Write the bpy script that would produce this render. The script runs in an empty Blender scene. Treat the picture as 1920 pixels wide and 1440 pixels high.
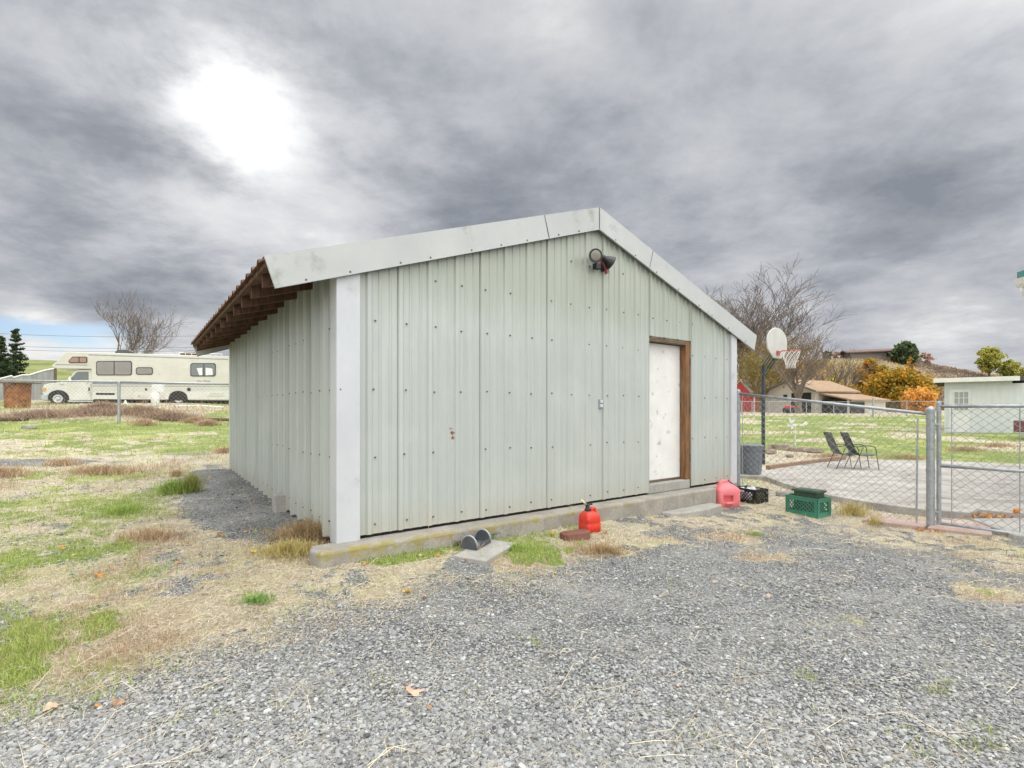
import bpy, math, random
import numpy as np
from mathutils import Vector
R = math.radians
sc = bpy.context.scene
col = sc.collection

# ------------------------------------------------------------------ camera
H = 1.42            # camera height
F = 955.0           # focal length in photo pixels
HZ = 768.0          # horizon row in the photo
cd = bpy.data.cameras.new("camera")
cd.sensor_width = 36.0
cd.lens = F / 1920 * 36
cd.shift_y = (HZ - 720) / 1920
cd.clip_start = 0.05
cd.clip_end = 6000
cam = bpy.data.objects.new("camera", cd)
cam.location = (0, 0, H)
cam.rotation_euler = (R(90), 0, 0)
col.objects.link(cam)
sc.camera = cam

# ------------------------------------------------------------------ sky and sun
SUN_AZ = math.atan2(-520, 955)      # from +Y, negative = left
SUN_EL = R(27.5)
sd = Vector((math.sin(SUN_AZ) * math.cos(SUN_EL), math.cos(SUN_AZ) * math.cos(SUN_EL), math.sin(SUN_EL)))
sun = bpy.data.lights.new("sun", 'SUN')
sun.energy = 1.1
sun.angle = R(14)
sun.color = (1.0, 0.955, 0.89)
so = bpy.data.objects.new("sun", sun)
so.rotation_euler = (-sd).to_track_quat('-Z', 'Y').to_euler()
so.location = (-6, 10, 12)
col.objects.link(so)

sc.view_settings.view_transform = 'Standard'
sc.view_settings.look = 'None'
sc.view_settings.exposure = 0.0
sc.view_settings.gamma = 1
sc.view_settings.use_curve_mapping = False

world = bpy.data.worlds.new("World")
sc.world = world
world.use_nodes = True
nt = world.node_tree
nt.nodes.clear()


class NT:
    """tiny helper for node graphs"""
    def __init__(s, t): s.t = t
    def n(s, kind, ins=None, **kw):
        nd = s.t.nodes.new(kind)
        for k, v in kw.items(): setattr(nd, k, v)
        for k, v in (ins or {}).items():
            if isinstance(v, bpy.types.NodeSocket): s.t.links.new(v, nd.inputs[k])
            else: nd.inputs[k].default_value = v
        return nd
    def m(s, op, a, b=0.0, c=None, clamp=False):
        nd = s.t.nodes.new('ShaderNodeMath'); nd.operation = op; nd.use_clamp = clamp
        for i, v in enumerate((a, b, c)):
            if v is None: continue
            if isinstance(v, bpy.types.NodeSocket): s.t.links.new(v, nd.inputs[i])
            else: nd.inputs[i].default_value = v
        return nd.outputs[0]
    def v(s, op, a, b=None, sc_=None):
        nd = s.t.nodes.new('ShaderNodeVectorMath'); nd.operation = op
        for i, x in enumerate((a, b)):
            if x is None: continue
            if isinstance(x, bpy.types.NodeSocket): s.t.links.new(x, nd.inputs[i])
            else: nd.inputs[i].default_value = x
        if sc_ is not None: nd.inputs['Scale'].default_value = sc_
        return nd.outputs['Value'] if op in ('DOT_PRODUCT', 'LENGTH', 'DISTANCE') else nd.outputs[0]
    def mix(s, f, a, b, blend='MIX'):
        nd = s.t.nodes.new('ShaderNodeMix'); nd.data_type = 'RGBA'; nd.blend_type = blend
        for i, x in ((0, f), (6, a), (7, b)):
            if isinstance(x, bpy.types.NodeSocket): s.t.links.new(x, nd.inputs[i])
            else: nd.inputs[i].default_value = (tuple(x) + (1,))[:4] if isinstance(x, (tuple, list)) else x
        return nd.outputs[2]
    def ramp(s, f, stops, interp='LINEAR'):
        nd = s.t.nodes.new('ShaderNodeValToRGB'); cr = nd.color_ramp; cr.interpolation = interp
        while len(cr.elements) < len(stops): cr.elements.new(0.5)
        for e, (p, c) in zip(cr.elements, stops):
            e.position = p; e.color = (c[0], c[1], c[2], 1) if isinstance(c, (tuple, list)) else (c, c, c, 1)
        s.t.links.new(f, nd.inputs[0])
        return nd.outputs[0]
    def ss(s, x, a, b):
        nd = s.t.nodes.new('ShaderNodeMapRange'); nd.interpolation_type = 'SMOOTHSTEP'
        s.t.links.new(x, nd.inputs[0])
        nd.inputs[1].default_value = a; nd.inputs[2].default_value = b
        return nd.outputs[0]
    def noise(s, vec, scale, detail=5, rough=.55, dist=0.0, lac=2.0):
        nd = s.n('ShaderNodeTexNoise', {'Scale': scale, 'Detail': detail, 'Roughness': rough, 'Distortion': dist, 'Lacunarity': lac})
        if vec is not None: s.t.links.new(vec, nd.inputs['Vector'])
        return nd.outputs[0]


g = NT(nt)
d = g.v('NORMALIZE', g.n('ShaderNodeTexCoord').outputs['Generated'])
sx = g.n('ShaderNodeSeparateXYZ', {0: d})
dx, dy, dz = sx.outputs
zz = g.m('ADD', g.m('MAXIMUM', dz, 0.0), 0.20)
uv = g.n('ShaderNodeCombineXYZ', {0: g.m('DIVIDE', dx, zz), 1: g.m('DIVIDE', dy, zz), 2: 0.37}).outputs[0]
uvs = g.v('MULTIPLY', uv, (0.95, 1.0, 1))
n1 = g.noise(uvs, 1.5, 9, .61, .08)
n2 = g.noise(g.v('ADD', uvs, (7.3, 2.1, 0)), 0.42, 3, .5, .3)
n3 = g.noise(g.v('ADD', uvs, (1.3, 9.1, 0)), 3.4, 8, .64, .25)
v = g.m('ADD', g.m('MULTIPLY', n1, .72), g.m('MULTIPLY', n2, .43))
v = g.m('ADD', v, g.m('MULTIPLY', g.m('SUBTRACT', n3, .5), .30))
v = g.m('SUBTRACT', g.m('ADD', .53, g.m('MULTIPLY', g.m('SUBTRACT', v, .53), 1.12)), .035)
# broad arrangement of thin and thick cloud
def blob(vec, sharp, amt):
    l = math.sqrt(sum(q * q for q in vec)); vec = tuple(q / l for q in vec)
    dt = g.v('DOT_PRODUCT', d, vec)
    return g.m('MULTIPLY', g.m('POWER', g.m('MAXIMUM', dt, 0.0), sharp), amt)
def pxdir(x, y): return ((x - 960) / F, 1.0, (HZ - y) / F)
for (x, y, s_, a_) in ((1350, 330, 14, -.05), (1600, 430, 40, -.08), (880, 330, 60, -.05), (300, 470, 60, .03), (1020, 130, 40, .05), (640, 60, 30, -.06), (250, 120, 30, -.06), (1500, 120, 20, .02),
                      (1750, 640, 90, .16), (1480, 640, 200, .12), (110, 530, 120, -.12), (250, 570, 180, -.12), (330, 540, 200, -.08), (130, 300, 40, -.02),
                      (60, 650, 500, .3), (180, 665, 500, .3), (330, 640, 500, .2), (60, 590, 900, .15), (560, 330, 40, .06),
                      (330, 250, 160, -.07), (1350, 180, 40, .03), (60, 160, 20, .0)):
    v = g.m('ADD', v, blob(pxdir(x, y), s_ * 2.2, a_))
cl = g.ramp(v, [(.34, (.255, .278, .325)), (.46, (.365, .387, .43)), (.55, (.48, .498, .54)), (.67, (.61, .625, .65)), (.82, (.88, .88, .87))])
# the sun behind the cloud
sdot = g.v('DOT_PRODUCT', d, tuple(sd))
sp = g.m('MAXIMUM', sdot, 0.0)
thin = g.m('ADD', .38, g.m('MULTIPLY', g.ss(g.m('ADD', n1, g.m('MULTIPLY', g.m('SUBTRACT', n3, .5), .4)), .36, .62), .85))
gl = g.m('ADD', g.m('MULTIPLY', g.m('POWER', sp, 330), .85), g.m('MULTIPLY', g.m('POWER', sp, 30), .20))
gl = g.m('MULTIPLY', gl, thin)
cl = g.v('ADD', cl, g.n('ShaderNodeCombineXYZ', {0: gl, 1: g.m('MULTIPLY', gl, .985), 2: g.m('MULTIPLY', gl, .93)}).outputs[0])
# unseen sky overhead and behind the viewer, brightened to light walls and ground
beh = g.ss(g.m('ADD', g.m('ADD', g.m('MULTIPLY', dy, -.85), g.m('MULTIPLY', dx, .42)), g.m('MULTIPLY', dz, 0.75)), -.12, .85)
cl = g.mix(1.0, cl, g.n('ShaderNodeCombineXYZ', {0: g.m('ADD', 1.0, g.m('MULTIPLY', beh, 2.85)), 1: g.m('ADD', 1.0, g.m('MULTIPLY', beh, 2.75)), 2: g.m('ADD', 1.0, g.m('MULTIPLY', beh, 2.4))}).outputs[0], 'MULTIPLY')
zen = g.m('ADD', 1.0, g.m('MULTIPLY', g.ss(dz, .62, .93), 1.15))
cl = g.v('MULTIPLY', cl, g.n('ShaderNodeCombineXYZ', {0: zen, 1: zen, 2: zen}).outputs[0])
# blue gap low on the left
sky = g.n('ShaderNodeTexSky', sky_type='NISHITA', sun_disc=False, sun_elevation=SUN_EL, sun_rotation=SUN_AZ, air_density=1.0, dust_density=0.6, ozone_density=2.0)
az = g.m('ARCTAN2', dx, dy)
el = g.m('ARCSINE', dz)
gapn = g.m('MULTIPLY', g.m('SUBTRACT', n1, .5), .07)
ga = g.m('ADD', el, gapn)
e0 = R(6.4)
band = g.m('SUBTRACT', 1.0, g.ss(g.m('ABSOLUTE', g.m('SUBTRACT', ga, e0)), .008, .024))
side = g.m('SUBTRACT', 1.0, g.ss(g.m('ADD', az, g.m('MULTIPLY', gapn, 2.0)), R(-40.5), R(-35.5)))
side = g.m('MULTIPLY', side, g.ss(az, R(-75), R(-60)))
gap = g.m('MULTIPLY', band, side)
bright = g.n('ShaderNodeMix', data_type='RGBA')
skyc = g.mix(1.0, sky.outputs[0], (.50, .62, .80), 'MULTIPLY')
cl10 = g.v('SCALE', cl, None, 10.0)
fin = g.mix(gap, cl10, skyc)
bg = g.n('ShaderNodeBackground', {'Color': fin, 'Strength': 0.1})
out = g.n('ShaderNodeOutputWorld', {'Surface': bg.outputs[0]})
world.cycles.sampling_method = 'MANUAL'
world.cycles.sample_map_resolution = 512

# ------------------------------------------------------------------ helpers
random.seed(7)
rng = np.random.default_rng(11)


def vnoise(x, y, scale, seed=0, octaves=4, rough=.55):
    """value noise 0..1"""
    x = np.asarray(x, float) * scale; y = np.asarray(y, float) * scale
    tot = np.zeros_like(x); amp = 1.0; s = 0.0
    for o in range(octaves):
        xi = np.floor(x).astype(np.int64); yi = np.floor(y).astype(np.int64)
        fx = x - xi; fy = y - yi
        fx = fx * fx * (3 - 2 * fx); fy = fy * fy * (3 - 2 * fy)
        def h(a, b):
            q = (a * 374761393 + b * 668265263 + (seed + o * 17) * 982451653) & 0xFFFFFFFF
            q = ((q ^ (q >> 13)) * 1274126177) & 0xFFFFFFFF
            return ((q ^ (q >> 16)) & 0xFFFF) / 65535.0
        n = (h(xi, yi) * (1 - fx) + h(xi + 1, yi) * fx) * (1 - fy) + (h(xi, yi + 1) * (1 - fx) + h(xi + 1, yi + 1) * fx) * fy
        tot += n * amp; s += amp; amp *= rough; x = x * 2.03 + 13.7; y = y * 2.03 + 5.1
    return tot / s


def sstep(x, a, b):
    t = np.clip((x - a) / (b - a), 0, 1)
    return t * t * (3 - 2 * t)


class MB:
    """collects geometry, builds ONE mesh object"""
    def __init__(s): s.v = []; s.f = []; s.mi = []; s.cur = 0
    def add(s, vs, fs):
        o = len(s.v); s.v.extend([tuple(p) for p in vs])
        for f in fs: s.f.append([i + o for i in f]); s.mi.append(s.cur)
        return s
    def box(s, x0, x1, y0, y1, z0, z1):
        return s.add([(x0, y0, z0), (x1, y0, z0), (x1, y1, z0), (x0, y1, z0), (x0, y0, z1), (x1, y0, z1), (x1, y1, z1), (x0, y1, z1)],
                     [(0, 3, 2, 1), (4, 5, 6, 7), (0, 1, 5, 4), (1, 2, 6, 5), (2, 3, 7, 6), (3, 0, 4, 7)])
    def prism(s, pts, a, b):
        """extrude polygon pts (3D) by vector b-a: pts given as list of (x,y,z), a/b unused offset vectors"""
        n = len(pts); A = [tuple(np.add(p, a)) for p in pts]; B = [tuple(np.add(p, b)) for p in pts]
        fs = [list(range(n))[::-1], [i + n for i in range(n)]] + [(i, (i + 1) % n, (i + 1) % n + n, i + n) for i in range(n)]
        return s.add(A + B, fs)
    def tube(s, pts, r, n=8, closed=False, caps=True):
        pts = [Vector(p) for p in pts]; m = len(pts)
        rs = r if isinstance(r, (list, tuple)) else [r] * m
        ring0 = len(s.v); prev = None
        for i, p in enumerate(pts):
            if closed: t = pts[(i + 1) % m] - pts[i - 1]
            else: t = pts[min(i + 1, m - 1)] - pts[max(i - 1, 0)]
            t = t.normalized() if t.length > 1e-9 else Vector((0, 0, 1))
            if prev is None:
                a = Vector((0, 0, 1)) if abs(t.z) < .9 else Vector((1, 0, 0))
                u = t.cross(a).normalized()
            else:
                u = (prev - t * prev.dot(t)).normalized()
            prev = u; w = t.cross(u)
            for k in range(n):
                an = 2 * math.pi * k / n
                s.v.append(tuple(p + (u * math.cos(an) + w * math.sin(an)) * rs[i]))
        for i in range(m if closed else m - 1):
            for k in range(n):
                a0 = ring0 + i * n; b0 = ring0 + ((i + 1) % m) * n
                s.f.append([a0 + k, a0 + (k + 1) % n, b0 + (k + 1) % n, b0 + k]); s.mi.append(s.cur)
        if caps and not closed:
            s.f.append([ring0 + k for k in range(n)][::-1]); s.mi.append(s.cur)
            s.f.append([ring0 + (m - 1) * n + k for k in range(n)]); s.mi.append(s.cur)
        return s
    def lathe(s, prof, c=(0, 0, 0), n=20, axis='z', sq=None):
        """prof list of (r, h)"""
        o = len(s.v); cx, cy, cz = c
        for (r, h) in prof:
            for k in range(n):
                a = 2 * math.pi * k / n; x, y = r * math.cos(a), r * math.sin(a)
                if axis == 'z': s.v.append((cx + x, cy + y, cz + h))
                elif axis == 'y': s.v.append((cx + x, cy + h, cz + y))
                else: s.v.append((cx + h, cy + x, cz + y))
        for i in range(len(prof) - 1):
            for k in range(n):
                s.f.append([o + i * n + k, o + i * n + (k + 1) % n, o + (i + 1) * n + (k + 1) % n, o + (i + 1) * n + k]); s.mi.append(s.cur)
        s.f.append([o + k for k in range(n)][::-1]); s.mi.append(s.cur)
        s.f.append([o + (len(prof) - 1) * n + k for k in range(n)]); s.mi.append(s.cur)
        return s
    def quad(s, *p): return s.add(p, [tuple(range(len(p)))])
    def xform(s, fn): s.v = [tuple(fn(p)) for p in s.v]; return s
    def build(s, name, mats, parent=None, smooth=False, bevel=0, sub=0, solid=0, loc=None):
        me = bpy.data.meshes.new(name)
        me.from_pydata(s.v, [], s.f)
        if not isinstance(mats, (list, tuple)): mats = [mats]
        for m in mats: me.materials.append(m)
        if len(mats) > 1: me.polygons.foreach_set('material_index', s.mi)
        if smooth: me.polygons.foreach_set('use_smooth', [True] * len(me.polygons))
        me.validate(); me.update()
        o = bpy.data.objects.new(name, me); col.objects.link(o)
        if parent: o.parent = parent
        if loc: o.location = loc
        if solid:
            md = o.modifiers.new('solid', 'SOLIDIFY'); md.thickness = solid; md.offset = 0
        if bevel:
            md = o.modifiers.new('bevel', 'BEVEL'); md.width = bevel; md.segments = 2; md.limit_method = 'ANGLE'; md.angle_limit = R(40)
        if sub:
            md = o.modifiers.new('sub', 'SUBSURF'); md.levels = sub; md.render_levels = sub
        return o


def bignp(name, V, Fc, nper, mats, kind=None, colors=None, mi=None, parent=None, smooth=False):
    """numpy mesh: V (n,3), Fc (m,nper)"""
    me = bpy.data.meshes.new(name)
    V = np.ascontiguousarray(V, dtype=np.float32); Fc = np.ascontiguousarray(Fc, dtype=np.int32)
    me.vertices.add(len(V)); me.vertices.foreach_set('co', V.ravel())
    me.loops.add(Fc.size); me.loops.foreach_set('vertex_index', Fc.ravel())
    me.polygons.add(len(Fc)); me.polygons.foreach_set('loop_start', np.arange(0, Fc.size, nper, dtype=np.int32))
    for m in (mats if isinstance(mats, (list, tuple)) else [mats]): me.materials.append(m)
    if mi is not None: me.polygons.foreach_set('material_index', np.asarray(mi, dtype=np.int32))
    me.polygons.foreach_set('use_smooth', np.full(len(Fc), smooth, dtype=bool))
    me.update(calc_edges=True)
    if colors:
        for an, arr in colors.items():
            at = me.color_attributes.new(an, 'FLOAT_COLOR', 'POINT')
            c4 = np.ones((len(V), 4), dtype=np.float32); c4[:, :arr.shape[1]] = arr
            at.data.foreach_set('color', c4.ravel())
    o = bpy.data.objects.new(name, me); col.objects.link(o)
    if kind: o['kind'] = kind
    if parent: o.parent = parent
    return o


def tag(o, label=None, cat=None, group=None, kind=None):
    if label: o['label'] = label
    if cat: o['category'] = cat
    if group: o['group'] = group
    if kind: o['kind'] = kind
    return o


def empty(name, loc, rz=0.0, label=None, cat=None, group=None):
    o = bpy.data.objects.new(name, None); o.empty_display_size = .2
    o.location = loc; o.rotation_euler = (0, 0, rz); col.objects.link(o)
    return tag(o, label, cat, group)


def copy_tree(o, parent=None):
    c = o.copy(); col.objects.link(c); c.parent = parent
    for ch in list(o.children): copy_tree(ch, c)
    return c


def ray(px, py): return (px - 960) / F, (HZ - py) / F


def at(px, py, Y): a, b = ray(px, py); return (a * Y, Y, H + b * Y)


class Frame:
    """local frame of an upright thing; pl() turns a place seen in the photo into a local point on its plane y=c"""
    def __init__(s, ox, oy, ang, oz=0.0): s.ox, s.oy, s.oz, s.a = ox, oy, oz, ang; s.c, s.s = math.cos(ang), math.sin(ang)
    def pl(s, px, py, yl=0.0):
        a, b = ray(px, py)
        # local y = -(X-ox)*sin + (Y-oy)*cos = yl
        Y = (yl + (-s.ox) * s.s * 1.0 * -1 * -1 + s.oy * s.c) / (s.c - a * s.s) if False else (yl - s.ox * s.s + s.oy * s.c) / (s.c - a * s.s)
        X = a * Y
        return ((X - s.ox) * s.c + (Y - s.oy) * s.s, H + b * Y - s.oz)
    def w(s, x, y, z=0): return (s.ox + x * s.c - y * s.s, s.oy + x * s.s + y * s.c, s.oz + z)
    def empty(s, name, *a): return empty(name, (s.ox, s.oy, s.oz), s.a, *a)


# ------------------------------------------------------------------ materials
def mat(name, c1, c2=None, scale=4.0, rough=.6, metal=0.0, bump=0.0, bscale=None, stretch=(1, 1, 1), spec=.5, c3=None, sc3=1.0, lo3=.55, hi3=.7, trans=None, alpha=None, detail=6):
    m = bpy.data.materials.new(name); m.use_nodes = True
    t = m.node_tree; t.nodes.clear(); q = NT(t)
    co = q.n('ShaderNodeTexCoord').outputs['Object']
    cs = q.v('MULTIPLY', co, tuple(stretch))
    n = q.noise(cs, scale, detail, .6)
    b = q.n('ShaderNodeBsdfPrincipled', {'Roughness': rough, 'Metallic': metal})
    b.inputs['Specular IOR Level'].default_value = spec
    if c2 is None: c2 = tuple(min(1, k * 1.18) for k in c1); c1 = tuple(k * .86 for k in c1)
    cc = q.mix(q.ss(n, .3, .7), c1, c2)
    if c3: cc = q.mix(q.ss(q.noise(q.v('ADD', co, (3, 5, 1)), sc3, 8, .65), lo3, hi3), cc, c3)
    t.links.new(cc, b.inputs['Base Color'])
    if bump:
        bn = q.n('ShaderNodeBump', {'Strength': bump, 'Distance': .02, 'Height': q.noise(cs, bscale or scale * 4, 6, .6)})
        t.links.new(bn.outputs[0], b.inputs['Normal'])
    sh = b.outputs[0]
    if trans:
        tr = q.n('ShaderNodeBsdfTranslucent', {'Color': cc})
        sh = q.n('ShaderNodeMixShader', {0: trans, 1: sh, 2: tr.outputs[0]}).outputs[0]
    q.n('ShaderNodeOutputMaterial', {'Surface': sh})
    m['_'] = 1
    return m


def attrmat(name, rough=.8, trans=0.25, attr='col', spec=.2):
    m = bpy.data.materials.new(name); m.use_nodes = True
    t = m.node_tree; t.nodes.clear(); q = NT(t)
    a = q.n('ShaderNodeAttribute', attribute_name=attr)
    b = q.n('ShaderNodeBsdfPrincipled', {'Roughness': rough, 'Base Color': a.outputs[0]})
    b.inputs['Specular IOR Level'].default_value = spec
    sh = b.outputs[0]
    if trans:
        tr = q.n('ShaderNodeBsdfTranslucent', {'Color': a.outputs[0]})
        sh = q.n('ShaderNodeMixShader', {0: trans, 1: sh, 2: tr.outputs[0]}).outputs[0]
    q.n('ShaderNodeOutputMaterial', {'Surface': sh})
    return m


def glassmat(name, colr, rough=.05):
    m = bpy.data.materials.new(name); m.use_nodes = True
    t = m.node_tree; b = t.nodes['Principled BSDF']; q = NT(t)
    co = q.n('ShaderNodeTexCoord').outputs['Object']
    t.links.new(q.mix(q.noise(co, 3.0, 2), tuple(k * .8 for k in colr), tuple(k * 1.2 for k in colr)), b.inputs['Base Color'])
    b.inputs['Roughness'].default_value = rough
    b.inputs['Specular IOR Level'].default_value = .8
    return m


M = {}
M['galv'] = mat('galvanised_steel', (.30, .32, .34), (.42, .44, .46), 14, .45, .55, c3=(.24, .22, .19), sc3=9, lo3=.62, hi3=.75)
M['wire'] = mat('galvanised_wire', (.25, .26, .27), (.36, .37, .38), 30, .5, .5)
M['trim'] = mat('white_trim_metal', (.50, .515, .55), (.57, .585, .615), 2, .42, .0, bump=.25, bscale=3, c3=(.40, .41, .40), sc3=3.2, lo3=.56, hi3=.76, stretch=(1, 1, .6))
M['fascia'] = mat('fascia_metal', (.42, .43, .435), (.49, .50, .50), 1.2, .4, .0, bump=.25, bscale=2.5, c3=(.27, .285, .25), sc3=1.9, lo3=.56, hi3=.74)
M['rustroof'] = mat('rusty_roof_metal', (.07, .032, .018), (.19, .085, .045), 7, .8, .0, c3=(.26, .20, .16), sc3=4, lo3=.5, hi3=.7)  # rust brown, darkened so the colour carries the shade under the eaves
M['oldwood'] = mat('old_brown_wood', (.06, .03, .017), (.15, .075, .04), 9, .8, bump=.3, stretch=(3, 3, .6))
M['jamb'] = mat('weathered_orange_wood', (.11, .05, .02), (.28, .135, .055), 6, .7, bump=.3, stretch=(5, 5, .5), c3=(.16, .13, .10), sc3=3)
M['header'] = mat('grey_brown_wood', (.10, .07, .045), (.22, .165, .11), 6, .8, bump=.3, stretch=(.5, 5, 5))
M['dark'] = mat('dark_sheathing', (.02, .018, .015), (.04, .035, .03), 6, .9)
M['black'] = mat('black_plastic', (.012, .012, .013), (.022, .022, .024), 12, .4)
M['screw'] = mat('dark_screw', (.07, .07, .06), (.13, .12, .11), 40, .6)


def siding_mat():
    m = bpy.data.materials.new('pale_green_steel_siding'); m.use_nodes = True
    t = m.node_tree; t.nodes.clear(); q = NT(t)
    co = q.n('ShaderNodeTexCoord').outputs['Object']
    streak = q.noise(q.v('MULTIPLY', co, (9, 9, .35)), 2.2, 5, .6)
    blot = q.noise(co, 1.1, 5, .6)
    fine = q.noise(q.v('MULTIPLY', co, (30, 30, 3)), 3, 4, .6)
    c = q.mix(q.ss(streak, .30, .75), (.415, .446, .43), (.458, .490, .472))
    c = q.mix(q.m('MULTIPLY', q.ss(blot, .45, .7), .5), c, (.51, .53, .515))
    c = q.mix(q.m('MULTIPLY', q.ss(fine, .55, .8), .25), c, (.40, .43, .39))
    z = q.n('ShaderNodeSeparateXYZ', {0: co}).outputs[2]
    # algae and splash dirt: drips from the eaves, splash line at the bottom
    topd = q.m('MULTIPLY', q.ss(q.m('ADD', z, q.m('MULTIPLY', q.m('SUBTRACT', streak, .5), 1.6)), 2.2, 2.9), .5)
    c = q.mix(topd, c, (.30, .33, .24))
    botd = q.m('MULTIPLY', q.m('SUBTRACT', 1.0, q.ss(q.m('ADD', z, q.m('MULTIPLY', q.m('SUBTRACT', fine, .5), .5)), .2, .55)), .5)
    c = q.mix(botd, c, (.42, .39, .31))
    # rust scab on the front sheet
    for (px, pz, r) in ((1.19, 1.17, .026), (1.195, 1.12, .020), (1.175, 1.215, .014)):
        dd = q.v('DISTANCE', q.v('MULTIPLY', co, (1, 0, 1)), (px, 0, pz))
        dd = q.m('ADD', dd, q.m('MULTIPLY', q.m('SUBTRACT', q.noise(co, 60, 3), .5), .07))
        c = q.mix(q.m('SUBTRACT', 1.0, q.ss(dd, r * .6, r)), c, (.20, .075, .045))
    b = q.n('ShaderNodeBsdfPrincipled', {'Roughness': .34, 'Base Color': c})
    b.inputs['Specular IOR Level'].default_value = .55
    bn = q.n('ShaderNodeBump', {'Strength': .30, 'Distance': .03, 'Height': q.noise(q.v('MULTIPLY', co, (1, 1, .45)), 2.8, 4)})
    t.links.new(bn.outputs[0], b.inputs['Normal'])
    q.n('ShaderNodeOutputMaterial', {'Surface': b.outputs[0]})
    return m


M['siding'] = siding_mat()


def concrete_mat(name, base=(.33, .32, .30), moss=.0, crack=True, rough=.85, tint=(.42, .40, .37)):
    m = bpy.data.materials.new(name); m.use_nodes = True
    t = m.node_tree; t.nodes.clear(); q = NT(t)
    co = q.n('ShaderNodeTexCoord').outputs['Object']
    n = q.noise(co, 3.1, 7, .62); f = q.noise(co, 45, 5, .65)
    c = q.mix(q.ss(n, .35, .65), base, tint)
    c = q.mix(q.m('MULTIPLY', q.ss(f, .35, .7), .35), c, tuple(k * .6 for k in base))
    c = q.mix(q.m('MULTIPLY', q.ss(q.noise(q.v('MULTIPLY', co, (8, 8, 1.2)), 2, 6, .7), .52, .75), .5), c, tuple(k * .55 for k in base))
    if moss:
        z = q.n('ShaderNodeSeparateXYZ', {0: co}).outputs[2]
        xx_ = q.n('ShaderNodeSeparateXYZ', {0: co}).outputs[0]; yy_ = q.n('ShaderNodeSeparateXYZ', {0: co}).outputs[1]
        edge_ = q.m('MULTIPLY', q.m('SUBTRACT', 1.0, q.ss(yy_, -.25, -.17)), q.ss(z, .02, .19))
        mm = q.m('ADD', q.noise(co, 4.5, 8, .72), q.m('MULTIPLY', edge_, .20)); mm = q.m('SUBTRACT', mm, q.m('MULTIPLY', xx_, .016))
        c = q.mix(q.m('MULTIPLY', q.ss(mm, .58, .80), .85), c, (.30, .25, .06))
        c = q.mix(q.m('MULTIPLY', q.ss(q.noise(co, 12, 6, .7), .56, .70), .45), c, (.22, .20, .10))
    b = q.n('ShaderNodeBsdfPrincipled', {'Roughness': rough, 'Base Color': c})
    b.inputs['Specular IOR Level'].default_value = .2
    bn = q.n('ShaderNodeBump', {'Strength': .5, 'Distance': .015, 'Height': q.m('ADD', f, n)})
    t.links.new(bn.outputs[0], b.inputs['Normal'])
    q.n('ShaderNodeOutputMaterial', {'Surface': b.outputs[0]})
    return m


M['footing'] = concrete_mat('mossy_concrete', (.30, .28, .25), moss=1.1, tint=(.40, .37, .33))
M['concrete'] = concrete_mat('pale_concrete', (.34, .33, .31))
M['patio'] = concrete_mat('patio_concrete', (.33, .305, .28), tint=(.46, .43, .395))

# ------------------------------------------------------------------ terrain
CP = [  # x, y, z control points
    (-1.7, 4.2, .03), (0, 2, 0), (2.5, 2, -.02), (1.6, 6.5, -.02), (-.2, 5.2, .02), (3.4, 7.9, -.15), (4.4, 7.2, -.15), (5.5, 6.7, -.16), (5.7, 4.8, -.13),
    (7, 5, -.14), (3, 4.5, -.05), (-1.9, 4.9, .13), (-3.7, 7.4, .2), (-5.7, 10.2, .26), (-3, 3, .03), (-2.6, 4.6, .08), (-6, 6, .18), (-10, 8, .28), (-10, 12, .42),
    (-14, 13, .55), (-14, 18.4, .94), (-20, 18.5, 1.0), (-26, 19, 1.05), (-11, 20, .9), (-7, 20, .8), (-20, 24, 1.5), (-26, 28.5, 1.70), (-18, 31.5, 1.72), (-30, 27, 1.8),
    (-25, 40, 2.2), (-40, 40, 2.3), (6.4, 8.0, -.16), (5.22, 8.9, -.06), (5.45, 7.9, -.07), (5.85, 7.2, -.09), (4.2, 9.6, -.10), (4, 11, -.07), (5.1, 10.6, -.05), (6, 12.8, -.08), (8, 15.2, -.06), (12, 15, -.07), (14.5, 13.5, -.06), (9, 10, -.2), (12, 9, -.2), (9, 6, -.18), (14, 10, -.16),
    (20.5, 24.5, .34), (23, 23, .34), (10, 24, .30), (20, 45, .92), (32, 45, .95), (44, 45, .95), (5, 25, .35), (0, 40, .9), (-5, 25, .8), (0, 16, .25), (31, 57, 1.07), (45, 60, 1.1), (28, 75, 1.2),
    (0, -6, 0), (-12, -4, .1), (12, -4, -.1), (0, -25, 0), (-30, 0, .6), (30, 0, .1), (-30, -25, .2), (30, -25, 0), (-60, 30, 2.2), (60, 30, .6), (60, 80, 1.3), (-60, 80, 2.3), (0, 90, 1.4), (-60, -30, .6), (60, -40, .2),
    (-1.5, 10, .2), (1.5, 9.5, .0)]
CP = np.array(CP, float)


def _tps():
    P = CP[:, :2] / 10; n = len(P)
    d = np.sqrt(((P[:, None] - P[None]) ** 2).sum(-1)) + 1e-9
    K = d * d * np.log(d) + np.eye(n) * .004
    A = np.zeros((n + 3, n + 3)); A[:n, :n] = K; A[:n, n] = 1; A[:n, n + 1:] = P
    A[n, :n] = 1; A[n + 1:, :n] = P.T
    b = np.zeros(n + 3); b[:n] = CP[:, 2]
    return P, np.linalg.solve(A, b)


TP, TW = _tps()


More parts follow.
